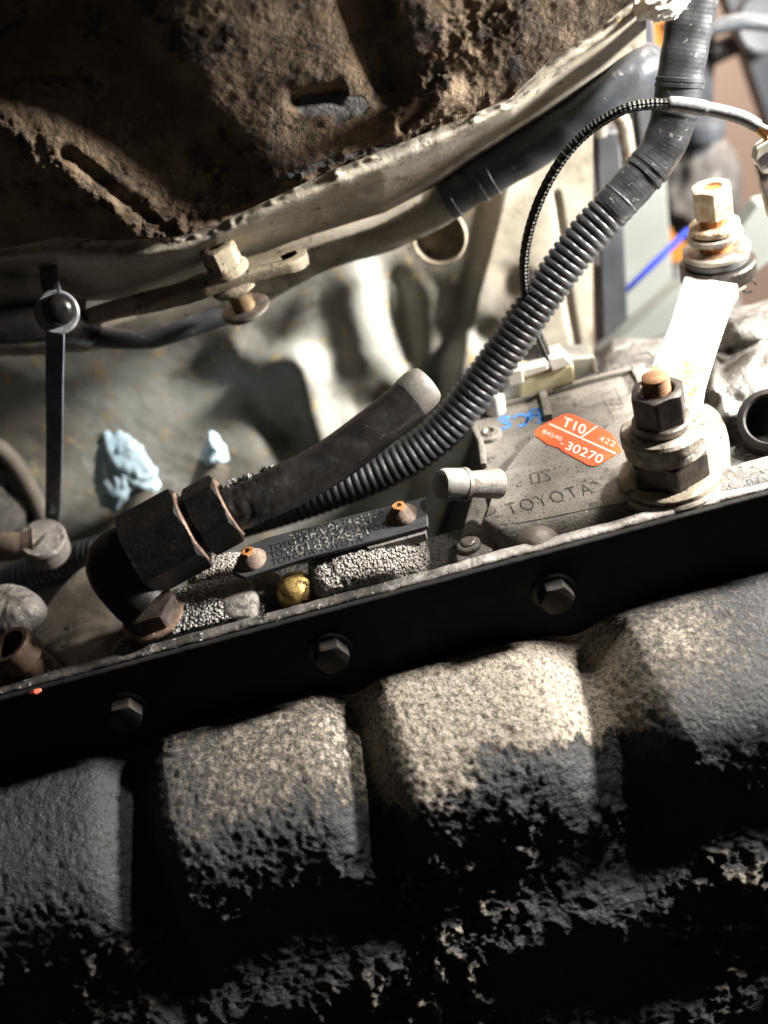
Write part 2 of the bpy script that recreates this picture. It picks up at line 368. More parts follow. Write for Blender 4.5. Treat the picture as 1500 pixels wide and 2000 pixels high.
def txt(s, p0, p1, p2, z, name, m, parent, lift=.06, th=.06, onplane=None, spacing=1.0, outline=0):
    cu_ = bpy.data.curves.new('t', 'FONT'); cu_.body = s; cu_.resolution_u = 4; cu_.space_character = spacing; cu_.offset = outline
    to = bpy.data.objects.new('t', cu_); sc.collection.objects.link(to)
    bpy.context.view_layer.update()
    me = to.evaluated_get(bpy.context.evaluated_depsgraph_get()).to_mesh()
    V = np.array([v.co[:] for v in me.vertices]); F = [list(p.vertices) for p in me.polygons]
    bpy.data.objects.remove(to); bpy.data.curves.remove(cu_)
    lo, hi = V.min(0), V.max(0)
    pt = onplane if onplane else (lambda x, y: atz(x, y, z))
    A, B, Cc = pt(*p0), pt(*p1), pt(*p2)
    nrm = np.cross(B - A, Cc - A); nrm /= np.linalg.norm(nrm)
    if nrm @ (CAM - A) < 0: nrm = -nrm
    hcap = hi[1] if lo[1] > -.1 else hi[1]
    u = (V[:, 0] - lo[0]) / (hi[0] - lo[0]); v = (V[:, 1]) / hcap
    W = A + np.outer(u, B - A) + np.outer(v, Cc - A) + nrm * lift
    return obj(name, (W, F), m, parent, smooth=0)
def stroke(pts, wpx, z, lift=.07, onplane=None):            # flat ribbon drawn on the plane z through pixel points
    P = np.array([(onplane(x, y) if onplane else atz(x, y, z)) for x, y in pts])
    Q = smoothpath(P, max(6, len(P) * 6)) if len(P) > 2 else P
    T = np.gradient(Q, axis=0); T /= np.linalg.norm(T, axis=1)[:, None]
    nz = np.array([0, 0, 1.]); S = np.cross(nz, T); S /= np.linalg.norm(S, axis=1)[:, None]
    wd = wpx * mmpx(Q[0]) / 2
    V = np.concatenate([Q - S * wd + nz * lift, Q + S * wd + nz * lift]); n = len(Q)
    return V, [[i, i + 1, i + 1 + n, i + n] for i in range(n - 1)]
def relief(px0, px1, nx, top, bot, ny, Yf, disp=None):
    """surface seen between two pixel curves; Yf(px, py) is its distance behind the pan edge in mm"""
    xs = np.linspace(px0, px1, nx); t = np.linspace(0, 1, ny)
    tp = np.interp(xs, [p[0] for p in top], [p[1] for p in top]); bt = np.interp(xs, [p[0] for p in bot], [p[1] for p in bot])
    PX = np.repeat(xs[None], ny, 0); PY = tp[None] * (1 - t[:, None]) + bt[None] * t[:, None]
    V = atyN(PX, PY, Yf(PX, PY))
    if disp is not None: V = V + disp(V, PX, PY)[..., None] * np.array([0, -.85, .5])
    return V.reshape(-1, 3), gridfaces(nx, ny), PX, PY
def seg(px, py, a, b):                                      # distance to segment in pixels, and side
    a = np.array(a, float); b = np.array(b, float); d = b - a
    t = np.clip(((px - a[0]) * d[0] + (py - a[1]) * d[1]) / (d @ d), 0, 1)
    q = np.hypot(px - a[0] - t * d[0], py - a[1] - t * d[1])
    s = (px - a[0]) * d[1] - (py - a[1]) * d[0]
    return q, s / np.linalg.norm(d)
def blob(c, R, nu=60, nv=40, disp=None, sq=2.0):           # super-ellipsoid
    th = np.linspace(0, 2 * math.pi, nu, endpoint=False); ph = np.linspace(-math.pi / 2, math.pi / 2, nv)
    f = lambda v: np.sign(v) * np.abs(v) ** (2 / sq)
    V = []
    for p in ph:
        V.append(np.stack([f(np.cos(th)) * f(math.cos(p)) * R[0], f(np.sin(th)) * f(math.cos(p)) * R[1], np.full(nu, f(math.sin(p)) * R[2])], 1))
    V = np.array(V); N = V / np.array(R) ** 2; N /= np.maximum(np.linalg.norm(N, axis=-1), 1e-9)[..., None]
    V = V + np.array(c, float)
    if disp is not None: V = V + N * disp(V)[..., None]
    return V.reshape(-1, 3), gridfaces(nu, nv, True)

# ================================================================== THE SETTING
far = struct(obj('garage_wall', box((300, 900, -100), (3000, 20, 2000)), garage_m, smooth=0))
# ---- brown under-sealed floor above
brown_low = [(-200, 500), (0, 486), (125, 462), (210, 470), (285, 467), (350, 462), (420, 440), (500, 402), (650, 332), (750, 292), (900, 232), (1000, 190), (1080, 112), (1160, 60), (1240, 0), (1330, -70)]
def Yfloor(px, py):
    y = 86 - 0.035 * (500 - py) * .5
    q, s = seg(px, py, (120, -60), (500, 390))              # step: the block to the right stands proud
    y = y - 5 * sstep(-60, 50, s) + 3 * np.exp(-((s + 10) / 50) ** 2)
    y = y + 26 * sstep(420, -200, px) * sstep(330, -150, py)  # upper left turned away from the lamps, shaped so that it falls dark
    q2, s2 = seg(px, py, (-60, 190), (330, 470))
    y = y - 4.5 * np.exp(-(q2 / 80.) ** 2)
    q3, s3 = seg(px, py, (130, 300), (350, 470)); y = y + 2.0 * np.exp(-(q3 / 14.) ** 2)
    q4, _ = seg(px, py, (700, 0), (760, 150)); y = y + 5 * np.exp(-(q4 / 40.) ** 2)
    q5, _ = seg(px, py, (580, 195), (650, 182)); y = y + 3 * np.exp(-(q5 / 17.) ** 2)
    q6, _ = seg(px, py, (780, 240), (880, 180)); y = y - 3 * np.exp(-(q6 / 22.) ** 2) + 3 * np.exp(-(seg(px, py, (785, 245), (830, 205))[0] / 12.) ** 2)
    return y
def dfloor(V, px, py):
    crust = .22 + 1.0 * np.exp(-(seg(px, py, (-40, 260), (350, 450))[0] / 75.) ** 2) + .7 * np.exp(-(seg(px, py, (300, 465), (1000, 200))[0] / 30.) ** 2) + .8 * np.exp(-(seg(px, py, (950, 30), (800, 220))[0] / 60.) ** 2)
    return crust * 1.0 * fbm(V, 2.6, 3, .62) + .9 * fbm(V, 16, 2)
V, Fc, PX, PY = relief(-200, 1330, 420, [(-200, -150), (1330, -150)], brown_low, 240, Yfloor, dfloor)
Vg = V.reshape(240, 420, 3)
# lower lip rolls back behind the painted edge
rim = np.stack([Vg[-1] + np.array([0, k * 2.2, -k * .25]) for k in range(1, 5)])
V = np.concatenate([V, rim.reshape(-1, 3)]); Fc = gridfaces(420, 244)
gp_ = np.zeros_like(PX)
for a_, b_, wd, am in (((600, 205), (700, 205), 26, .7), ((660, 235), (690, 200), 20, .6), ((720, 40), (770, 120), 26, .55), ((770, 120), (735, 180), 22, .5), ((500, 340), (495, 320), 16, .45), ((540, 350), (760, 282), 12, .6), ((860, 210), (930, 130), 20, .35), ((470, 360), (480, 350), 20, .4)):
    gp_ = np.maximum(gp_, am * np.exp(-(seg(PX, PY, a_, b_)[0] / wd) ** 4))
gp_ = np.concatenate([gp_, np.repeat(gp_[-1:], 4, 0)])
floorpan = obj('floor_pan', (V, Fc), floor_m, smooth=180, attr={'dust_and_tone': gp_.ravel()}); struct(floorpan)
# ---- painted tunnel flange under the brown edge
rail_top = [(-200, 575), (0, 545), (150, 575), (260, 570), (420, 515), (600, 448), (750, 402), (860, 345), (920, 305), (1060, 222), (1180, 140), (1262, 70), (1300, 30), (1340, -30)]
bl_up = [(x, y - 12) for x, y in brown_low]
def Yfl(px, py):
    b = np.interp(px, [p[0] for p in brown_low], [p[1] for p in brown_low]); r = np.interp(px, [p[0] for p in rail_top], [p[1] for p in rail_top])
    t = np.clip((py - b) / np.maximum(r - b, 1), -.3, 1.3)
    return 90 + 10 * t + 9 * t * t + 3 * np.sin(px / 60.) * (px < 420) * t * (1 - t) - 5 * np.exp(-((t - .35) / .2) ** 2)
V, Fc, PX, PY = relief(-200, 1262, 260, bl_up, [(x, y + 14) for x, y in rail_top], 70, Yfl, lambda V, px, py: .5 * fbm(V, 6, 3) + .8 * np.clip(fbm(V, 2.2, 2) - .1, 0, 1) * np.exp(-((py - np.interp(px, [p[0] for p in brown_low], [p[1] for p in brown_low]) - 10) / 14.) ** 2) * 2)
struct(obj('tunnel_flange', (V, Fc), paint_m, smooth=180))
# ---- grey tunnel side wall
wt = [(-250, 560), (0, 560), (430, 500), (860, 330), (1000, 260), (1200, 120)]
wb = [(-250, 1330), (0, 1290), (500, 1190), (900, 1060), (1200, 960)]
def Ywall(px, py):
    y = 138 + .010 * (py - 700) + .006 * np.clip(px, -200, 1300)
    def ridge(a, b, wd, amp):
        return .62 * amp * np.exp(-(seg(px, py, a, b)[0] / (wd * 1.15)) ** 2)
    y = y - ridge((470, 690), (590, 720), 40, 7) - ridge((590, 720), (640, 900), 28, 8) + ridge((500, 790), (560, 860), 26, 8)
    y = y - ridge((690, 560), (720, 690), 45, 7) + ridge((770, 550), (800, 700), 24, 6) - ridge((850, 580), (870, 700), 42, 6)
    y = y + ridge((560, 860), (590, 880), 14, 5) - ridge((330, 560), (560, 600), 60, 4)
    y = y + ridge((900, 640), (850, 760), 34, 8) + ridge((940, 640), (1000, 560), 30, 6)
    y = y + ridge((700, 790), (740, 780), 22, 5)
    y = y - 10 * sstep(905, 960, px + .25 * (py - 500)) 
    y = y + ridge((1085, 380), (1100, 480), 6, 2) + ridge((1090, 480), (1125, 680), 6, 2) 
    return y
V, Fc, PX, PY = relief(-250, 1158, 320, wt, wb, 220, Ywall, lambda V, px, py: .35 * fbm(V, 8, 3) + 1.2 * fbm(V, 30, 2))
cut = 925 + .3 * (PY - 480)
bei = sstep(-60, 60, PX - cut) * sstep(800, 740, PY) * .6
struct(obj('tunnel_wall', (V, Fc), wall_m, smooth=180, attr={'dust_and_tone': bei.ravel()}))

# ================================================================== OIL PAN
X0, X1 = -175, 165
pan = thing('oil_pan', 'black oil pan with dusty bulges below its bolted flange', 'oil pan', (0, -20, -110))
def pan_profile(pts, n):
    P = smoothpath(np.array([(0, y, z) for y, z in pts], float), 400); P, s = resample(P, .1)
    i = np.linspace(0, len(P) - 1, n).astype(int); return P[i, 1:]
PAD = [(-.5, -24.5), (-2.5, -22.6), (-8, -20.6), (-20, -21.6), (-32, -25), (-41, -31), (-46, -39), (-48.5, -48), (-50.5, -56), (-54, -62), (-58, -66), (-61.5, -71), (-64, -80), (-67, -90), (-71, -97), (-75, -101), (-78, -110), (-82, -150)]
GRV = [(-.5, -27), (-2.5, -29), (-8, -31), (-18, -33), (-27, -36.5), (-34, -42), (-39, -48), (-43, -54), (-46.5, -59), (-50, -63.5), (-56, -67), (-61, -71.5), (-64, -80), (-67, -90), (-71, -97), (-75, -101), (-78, -110), (-82, -150)]
NX, NT = 560, 300
pp, gp = pan_profile(PAD, NT), pan_profile(GRV, NT)
# match both profiles by the index of their control points
def prof_param(pts, n):
    P = np.array([(0, y, z) for y, z in pts], float); return smoothpath(P, n)[:, 1:]
pp, gp = prof_param(PAD, NT), prof_param(GRV, NT)
xs = np.linspace(X0, X1, NX)
gx = [atz(262, 1500, -30)[0], atz(698, 1410, -30)[0], atz(1172, 1345, -30)[0]]
gx = [gx[0] - (gx[1] - gx[0]) * 1.0] + gx
g = np.zeros(NX)
for k, c in enumerate(gx):
    wd = (6.4, 6.4, 6.0, 10)[k]
    g = np.maximum(g, np.exp(-np.abs((xs - c) / wd) ** 2.0))
t01 = np.linspace(0, 1, NT)
G = g[None, :] * np.ones((NT, 1))
Vy = pp[:, 0][:, None] * (1 - G) + gp[:, 0][:, None] * G; Vz = pp[:, 1][:, None] * (1 - G) + gp[:, 1][:, None] * G
slope = .10 * (xs - 40); 
padlift = 1.6 * sstep(gx[3], gx[3] + 14, xs) * 1.0
Vz = Vz - 4.0; Vz = Vz + padlift[None, :] * sstep(.55, .1, t01)[:, None]
V = np.stack([np.repeat(xs[None], NT, 0), Vy, Vz], -1)
tt = t01[:, None]; XX = V[..., 0]
low = sstep(.30, .42, tt)                                   # crusted lower part
right = sstep(gx[3] + 4, gx[3] + 22, XX)
lefts = sstep(gx[1] + 2, gx[1] - 8, XX)
cr1 = np.clip(fbm(V, 3.8, 4, .62) + .12, 0, 1)
cr2 = np.clip(fbm(V + 50, 1.9, 3, .6), -.3, 1)
patchy = sstep(-.25, .25, fbm(V + 90, 26, 2))
crust = low * (.35 + .65 * patchy) * (cr1 * 4.2 + cr2 * 1.8) * sstep(0, .08, 1 - tt) + (1 - low) * (.55 * fbm(V, 1.5, 3, .65) * (1 - .8 * right) + .18 * fbm(V, 6, 2))
# thick dirt with a ragged lower border on the tops
edge = .300 + .07 * fbm(V + 11, 13, 3) + .05 * fbm(V, 3.0, 4, .65)
top = sstep(edge + .03, edge - .06, tt) * (1 - .0 * right)
crust = crust + .55 * top * (1 - right) * (1 - .6 * lefts)
nrm = np.cross(np.gradient(V, axis=1), np.gradient(V, axis=0)); nrm /= np.linalg.norm(nrm, axis=-1)[..., None]
nrm *= np.sign((nrm[..., 2] - nrm[..., 1]).mean())
V2 = V + nrm * crust[..., None]
dust_and_tone = top * (.57 + .17 * sstep(gx[2] - 6, gx[2] + 8, XX) - .56 * right - .12 * lefts - .08 * fbm(V + 70, 10, 3)) * sstep(gx[1] - 30, gx[2] + 10, XX) ** .35 + .16 * right * np.exp(-((XX - gx[3] - 24) / 14.) ** 2) * np.exp(-((tt - .17) / .07) ** 2) * 1.6  # real dust, thinned on the left bulges to put light falloff into colour
dust_and_tone = dust_and_tone + .12 * top * right + low * (.4 + .6 * patchy) * sstep(.05, .45, cr1) * .56
oobj = obj('pan_body', (V2.reshape(-1, 3), gridfaces(NX, NT)), pan_m, pan, smooth=180, attr={'dust_and_tone': dust_and_tone.ravel()})
# flange: thin sheet with a rounded edge
def strip(y0, y1, z0, z1, r, m, name, parent, amp=.15, amp2=.0, df=None):
    n = 400; xs_ = np.linspace(X0, X1, n)
    sec = []
    for k in range(5): a = math.pi / 2 * k / 4; sec.append((y0 + r - r * math.cos(a), z1 - r + r * math.sin(a)))
    sec += [(y0 + (y1 - y0) * f, z1) for f in (.35, .5, .65, .8)]
    for k in range(4): a = math.pi / 2 * k / 3; sec.append((y1 - r * .6 + r * .6 * math.sin(a), z1 - r * .6 + r * .6 * math.cos(a)))
    sec += [(y1, z0), (y0, z0)]
    sec = np.array(sec); V = np.zeros((n, len(sec), 3)); V[..., 0] = xs_[:, None]; V[..., 1] = sec[None, :, 0]; V[..., 2] = sec[None, :, 1]
    d = amp * fbm(V, 3, 3) + amp2 * fbm(V + 9, 14, 2); msk = (sec[:, 1] > z0 + .01)[None, :]
    V[..., 2] += d * msk; V[..., 1] += .6 * amp * fbm(V + 31, 2.5, 3) * msk
    k = len(sec); F = gridfaces(k, n, True); F += [list(range(k)), list(range((n - 1) * k, n * k))]
    return obj(name, (V.reshape(-1, 3), F), m, parent, smooth=50, attr={'dust_and_tone': df(V[..., 0]).ravel()} if df else None)
fl = strip(0, 1.7, -44, 0.0, .7, panf_m, 'flange', pan, .12, .1)
for px, py in ((245, 1381), (645, 1267), (1080, 1152)):
    c = aty(px, py, 0)
    b = obj('bolt', join(lathe([(6.2, -.3), (6.2, .8), (5.6, 1.2), (4, 1.3)], c, (0, -1, 0), 28), hexnut(c + [0, -1.0, 0], (0, -1, 0), 8.6, 4.2)), panbolt_m, pan, smooth=30)
# ================================================================== TRANSMISSION CASE
case = thing('transmission_case', 'cast aluminium gearbox case with oily pebbled bosses behind the pan flange', 'gearbox', (0, 40, -60))
strip(1.85, 5.4, -24, 0.8, .9, rail_m, 'case_flange', case, .35, .35, lambda x: .55 * sstep(-30, 60, x))  # paler right: bare metal plus the lamp's falloff put into the colour
# bright pad of the rail on the right
c0 = atz(1500, 935, 1)
V, Fc = blob(np.array([c0[0] + 6, 9, -4]), (27, 6.2, 6.6), 70, 30, lambda V: .35 * fbm(V, 3, 3), 3.2); obj('flange_pad', (V, Fc), bell_m, case, smooth=180)
for px, py, r, mm in ((1052, 1062, 6.2, slab_m), (246, 1296, 4.6, pit2_m)):
    c = atz(px, py, -1); obj('rail_boss', blob((c[0], max(c[1], 7.5), -3), (r, r * .9, 5.5), 40, 26, lambda V: .25 * fbm(V, 2.5, 3)), mm, case, smooth=180)
# dark floor of the casting
nx, ny = 260, 130
gx_, gy_ = np.meshgrid(np.linspace(-190, 190, nx), np.linspace(7.5, 150, ny))
Z = -17 - .12 * (gy_ - 8) + 2.0 * np.sin(gx_ / 17.) * np.cos(gy_ / 15.)
Z = Z - 70 * sstep(48, 90, gy_) * sstep(60, 10, gx_)
Z = Z + 4.5 * np.exp(-((gx_ - 22) / 14.) ** 2 - ((gy_ - 22) / 18.) ** 2)
V = np.stack([gx_, gy_, Z], -1); V[..., 2] += .9 * fbm(V, 7, 3) + .4 * fbm(V, 2, 2)
obj('casting', (V.reshape(-1, 3), gridfaces(nx, ny)), dark_m, case, smooth=180)
def dome(name, poly, z, m, amp=.5, s=2.2, drop=16, bulge=2.2, rimr=.86, mat2=None):
    """raised cast pad whose top outline is given by photo points on the height z"""
    P = zpoly(poly, z); Q = smoothpath(np.vstack([P, P[:1]]), 90)[:-1]; c = Q.mean(0)
    rings = []
    for k, dz in ((1.10, -drop), (1.05, -drop * .5), (1.02, -3.2), (1.0, -1.7), (.975, -.7), (.93, 0), (.86, .25), (.78, .45), (.70, .6), (.60, .75), (.5, .85), (.4, .92), (.3, .96), (.2, .98), (.08, 1)):
        rr = c + (Q - c) * k; rr[:, 2] = z + (dz if dz < 0 else dz * bulge) ; rings.append(rr)
    V = np.array(rings); d = amp * fbm(V, s, 3, .6); V[..., 2] += d; V[..., 1] -= d * .5
    V[..., 1] = np.maximum(V[..., 1], 5.6 + .3 * d)
    n = V.shape[1]; return obj(name, (V.reshape(-1, 3), gridfaces(n, len(rings), True) + [list(range((len(rings) - 1) * n, len(rings) * n))]), m, case, smooth=180)
def boss(name, c, Rr, m, amp=.3, sc_=1.6, sq=2.8):
    V, F = blob(c, Rr, 150, 70, lambda V: amp * fbm(V, sc_, 3, .6) + .5 * fbm(V, 7, 2), sq); V[:, 1] = np.maximum(V[:, 1], 5.5)
    return obj(name, (V, F), m, case, smooth=180)
cA = atz(724, 1122, 2); boss('pebbled_boss', (cA[0], 16.5, -.5), (17.0, 11.5, 8.2), pit_m, .28, 1.2)
cA = atz(640, 1135, 2); boss('pebbled_boss', (cA[0] + 1.5, 15.0, -1), (6.5, 10, 7.6), pit_m, .28, 1.2)
cA = atz(395, 1205, 1); boss('oily_boss', (cA[0], 15, -2.0), (18.5, 10.5, 6.5), pit2_m, .35, 1.6)
cA = atz(468, 1200, 1); boss('smooth_boss', (cA[0], 13.5, -1.5), (6.5, 8.5, 6.2), cast_m, .1, 3)
cA = atz(425, 1125, 0); boss('pebbled_boss', (cA[0], 30, -2), (9, 7, 5.5), pit_m, .28, 1.2)
dome('cast_slab', [(62, 1262), (60, 1232), (110, 1150), (170, 1098), (240, 1080), (262, 1130), (262, 1200), (205, 1250), (140, 1308), (112, 1290)], -6, slab_m, .4, 4, 12, 1.5)
dome('knurled_lug', [(-30, 1230), (-30, 1150), (40, 1142), (82, 1168), (78, 1200), (20, 1232)], -3, cast_m, 1.2, 3.4, 14, 4)
dome('corner_lug', [(28, 1352), (40, 1312), (80, 1298), (118, 1312), (126, 1342), (80, 1352)], -1, pit2_m, .5, 2.4, 10, 2)
dome('corner_lug', [(-30, 1330), (-30, 1275), (0, 1268), (24, 1290), (14, 1325)], -2, cast_m, .5, 2.4, 10, 2)
# right-hand bell housing
def bellz(X, Y):
    z = -7 + .02 * (Y - 20)
    return z
nx, ny = 200, 200
PXb, PYb = np.meshgrid(np.linspace(1120, 1640, nx), np.linspace(560, 985, ny))
Zb = np.full_like(PXb, -6.0)
def rb(a, b, wd, amp): return amp * np.exp(-(seg(PXb, PYb, a, b)[0] / wd) ** 2)
Zb = Zb + rb((1430, 800), (1490, 690), 40, 8) + rb((1400, 760), (1520, 640), 26, 5) + rb((1440, 640), (1520, 600), 34, 11) + rb((1200, 720), (1330, 660), 30, 2) - rb((1400, 870), (1520, 880), 40, 4) - rb((1425, 690), (1520, 660), 9, 3.2) - rb((1440, 790), (1430, 860), 22, 3) + rb((1395, 700), (1390, 760), 16, 4)
V = atzN(PXb, PYb, Zb); V[..., 2] += .5 * fbm(V, 9, 3) + .3 * fbm(V, 2.4, 3)
edge_cut = np.interp(PXb, [1120, 1165, 1250, 1330, 1430, 1520, 1640], [720, 692, 664, 640, 600, 572, 560])
V[..., 2] -= 22 * sstep(6, -16, PYb - edge_cut) + 10 * sstep(1190, 1130, PXb)
obj('bell_housing', (V.reshape(-1, 3), gridfaces(nx, ny)), bell_m, case, smooth=180)
c = atz(1506, 822, 0); ax = np.array([-.25, -.55, .8])
obj('plug_hole', lathe([(9.5, -9), (9.5, 1.2), (8.8, 2.0), (7.6, 2.2), (7.0, 1.6), (6.8, -6), (.1, -6.2)], c, ax, 44), panbolt_m, case, smooth=40)
# ================================================================== THINGS ON THE CASE (left)
c = atz(575, 1150, 3); c[2] = 1.5
plug = obj('brass_plug', lathe([(5.4, -9), (5.6, -2), (5.6, 1.5), (5.0, 3.4), (3.6, 4.8), (1.8, 5.4), (.1, 5.5)], c + [0, 2.5, -2], (0, -.25, 1), 40, wob=.02), brass_m, smooth=60)
tag(plug, 'rounded brass plug in the gap under the black identification plate', 'plug')
c = atz(512, 1150, 1)
tag(obj('grey_stud', hexnut(c + [0, 2, -12], (.1, -.1, 1), 8.6, 14, rot=.35), cast_m, smooth=30), 'small grey hexagonal stud beside the brass plug', 'stud')
# brown bolt in the lower left corner
c = atz(78, 1310, -2)
bb = thing('case_bolt', 'brown hollow-headed bolt on the pan corner lug beside the cast slab', 'bolt', c + [0, 0, -4])
obj('shank', lathe([(5.0, -5), (5.0, 7)], c, (-.28, -.1, 1), 32), brown_m, bb)
obj('head', lathe([(5.4, 6), (6.2, 7), (6.2, 12.5), (5.6, 13.2), (4.4, 13.2), (4.2, 9.5), (.1, 9.3)], c, (-.28, -.1, 1), 36), brown_m, bb)
c = atz(16, 1292, 0)
tag(obj('spacer_ring', lathe([(4.5, -7), (4.5, 5), (3.7, 5.6), (3, 5.2), (3, 0), (.1, -.1)], c, (-.3, -.1, 1), 36), cast_m), 'pale metal ring tube next to the brown bolt', 'spacer')
chip = obj('red_flake', blob(atz(70, 1357, 1.3) + [0, .6, .5], (1.7, .9, .5), 18, 12, lambda V: .5 * fbm(V, .9, 3)), mat('red_paint', (.75, .16, .09), (.6, .1, .06), 900, .5), smooth=180)
tag(chip, 'tiny red paint flake lying on the oily flange edge', 'flake')
# ================================================================== IDENTIFICATION PLATE
zp = 9.6
def pon(x, y): return atz(x, y, zp)
pl = [(452, 1116), (476, 1068), (520, 1050), (680, 1008), (832, 970), (836, 1026), (760, 1048), (600, 1088), (478, 1128)]
plate = thing('identification_plate', 'black identification plate with stamped digits held by two rusty screws', 'plate', pon(640, 1050))
P = zpoly(pl, zp); obj('plate_body', prism(P, (0, 0, -1.3)), plate_m, plate, smooth=30, bevel=.25)
obj('mounting_ledge', prism(zpoly([(700, 1060), (830, 1025), (832, 1040), (720, 1072)], zp - 1.4), (0, 0, -3)), cast_m, plate, bevel=.3)
for i, (x0, y0, n) in enumerate(((572, 1051, 2), (526, 1077, 3), (528, 1091, 3), (530, 1105, 2))):
    s_ = 'TOYOTA' * n
    L_ = n * (80 if n == 3 else 90)
    sl = -.262
    txt('TOYOTA ' * n, (x0, y0), (x0 + L_, y0 + sl * L_), (x0 - 2, y0 - 11.5), zp, 'plate_pattern', platetxt_m, plate, .05)
txt('TI3HV86 4RU1', (570, 1066), (738, 1021), (565, 1045), zp, 'stamped_digits', stamp_m, plate, .09)
txt('V0183/4841', (558, 1092), (722, 1046), (553, 1072), zp, 'stamped_digits', stamp_m, plate, .09)
for px, py in ((786, 1008), (492, 1096)):
    c = pon(px, py)
    s1 = obj('screw', lathe([(4.3, 0), (4.4, .5), (3.9, 1.3), (2.6, 2.7), (1.75, 3.4), (1.6, 3.6), (.1, 3.7)], c, (-.08, -.05, 1), 30, wob=.03), rustscrew_m, plate, smooth=60)
    obj('rusted_socket', hexnut(c + np.array([-.08, -.05, 1]) * 3.1, (-.08, -.05, 1), 3.3, 1.0, hole=.8, n=36, wob=.15), rust_m, s1, smooth=30)
# ================================================================== COOLER LINE (hex fittings and hose)
A = aty(252, 1102, 19); B = aty(306, 1066, 20); Cn = aty(402, 1014, 22); E1 = aty(480, 985, 24); E2 = aty(620, 918, 30); E2b = aty(735, 835, 37); E3 = aty(836, 748, 44)
ax = (Cn - B); ax /= np.linalg.norm(ax)
line = thing('cooler_line', 'oily black hose with two hexagonal fittings on an elbow screwed into the case', 'hose', atz(300, 1210, 0))
c = atz(298, 1203, 4.0)
obj('elbow', sweep(smoothpath([c + [0, 0, 3], c * .6 + A * .4 + [-2, 0, 1], A + [-2.5, 0, 1], A + ax * 6, A + ax * 14], 40), lambda s: np.interp(s, [0, 8, 18, 30], [7.2, 8.2, 9.2, 9.0]), 32), blackoil_m, line)
hb = obj('base_nut', hexnut(c + [0, 0, -.5], (-.1, 0, 1), 14.5, 5.5, chamfer_bottom=True, rot=.5), edged_m, line, smooth=28)
obj('base_washer', lathe([(8.6, 0), (9.0, .4), (9.0, 1.2), (8.4, 1.6), (6, 1.6)], c + [0, 0, -1.6], (-.1, 0, 1), 40), edge_m, hb)
h1 = obj('hex_body', hexnut(B - ax * 6, ax, 21.5, 17, rot=.30, wob=.12, up=(0, -1, .2)), blackoil_m, line, smooth=28)
obj('worn_rim', lathe([(10.6, 16.7), (10.2, 17.25), (8.6, 17.3), (8.4, 16)], B - ax * 6, ax, 48, wob=.015), edge_m, h1)
obj('thread', lathe([(8.8 - .35 * (k % 2), 16 + k * .55) for k in range(14)], B - ax * 6, ax, 36), blackoil_m, line)
h2 = obj('hose_nut', hexnut(Cn - ax * 2.5, ax, 18.2, 9.5, rot=.55, wob=.1, chamfer_bottom=True, up=(0, -1, .2)), blackoil_m, line, smooth=28)
obj('worn_rim', lathe([(8.9, 9.1), (8.6, 9.65), (6.6, 9.7), (6.4, 8.5)], Cn - ax * 2.5, ax, 48, wob=.03), edge_m, h2)
path, s = resample(smoothpath([Cn + ax * 2, E1, E2, E2b, E3], 200), .5)
def hrad(s):
    r = np.interp(s, [0, 6, 20, s[-1] * .6, s[-1]], [6.0, 6.2, 6.4, 6.3, 6.0]); L_ = s[-1]
    t = np.clip(1 - (L_ - s) / 2.6, 0, 1); return r * np.where(t > 0, .80 + .20 * np.sqrt(np.clip(1 - t * t, 0, 1)), 1)
g_ = sweep(path, hrad, 36); Vh = g_[0].reshape(len(path), 36, 3)
cen = path[:, None, :]; dn = (Vh - cen); dn /= np.linalg.norm(dn, axis=-1)[..., None]
torn = sstep(26, 6, s)[:, None]
Vh = Vh + dn * ((.12 * fbm(Vh, 4, 3) + torn * .8 * np.clip(fbm(Vh + 5, 1.8, 3), -.5, 1))[..., None])
ho = obj('hose_tube', (Vh.reshape(-1, 3), g_[1], g_[2]), hose_m, line, smooth=60)
pe = path[-1]; te = path[-1] - path[-4]; te /= np.linalg.norm(te)
obj('hose_end', lathe([(6.05, -7), (6.25, -6), (6.3, -3), (6.0, -.9), (5.2, .4), (3.6, .8), (2, .9), (.1, .9)], pe - te * .3, te, 40), hosecap_m, line, smooth=60)
fl_ = []
for k in range(26):                                        # rags of torn outer skin along the hose
    i = random.randint(2, int(len(path) * .30)); j = (int(np.argmax(dn[i] @ (cu * .9 + .3 * cr))) + random.randint(-2, 1)) % 36; p = Vh[i, j]; d = dn[i, j]
    t_ = np.array([random.uniform(-1, 1), random.uniform(-1, 1), random.uniform(-1, 1)]); t_ /= np.linalg.norm(t_)
    l_ = random.uniform(.5, 1.6)
    fl_.append((np.array([p - d * .4 - t_ * .7, p - d * .4 + t_ * .7, p + d * l_ + t_ * .3, p + d * l_ * .8 - t_ * .5]), [[0, 1, 2, 3]]))
    fl_.append((fl_[-1][0] + np.array([.12, .12, .12]), [[3, 2, 1, 0]]))
fo = obj('torn_skin', join(*fl_), hose_m, ho, smooth=0); fo['kind'] = 'stuff'
# ================================================================== CORRUGATED CONDUIT
cp = [(-60, 1172, 106), (60, 1125, 102), (180, 1085, 96), (330, 1050, 88), (470, 1015, 80), (620, 968, 74), (760, 912, 72), (860, 845, 73), (950, 735, 76), (1040, 605, 79), (1130, 480, 82), (1215, 385, 84)]
path, s = resample(smoothpath([aty(*p) for p in cp], 400), .29)
loom = thing('wiring_conduit', 'long black corrugated conduit running up into a taped wiring loom', 'conduit', path[0])
r0 = 6.3
per = 2.45
ph = (s / per) % 1.0
prof = np.where(ph < .78, np.clip(1 - ((ph - .39) / .40) ** 4, 0, 1) ** .5, 0)
obj('corrugated_tube', sweep(path, r0 - .85 + .85 * prof, 28), conduit_m, loom, smooth=180)
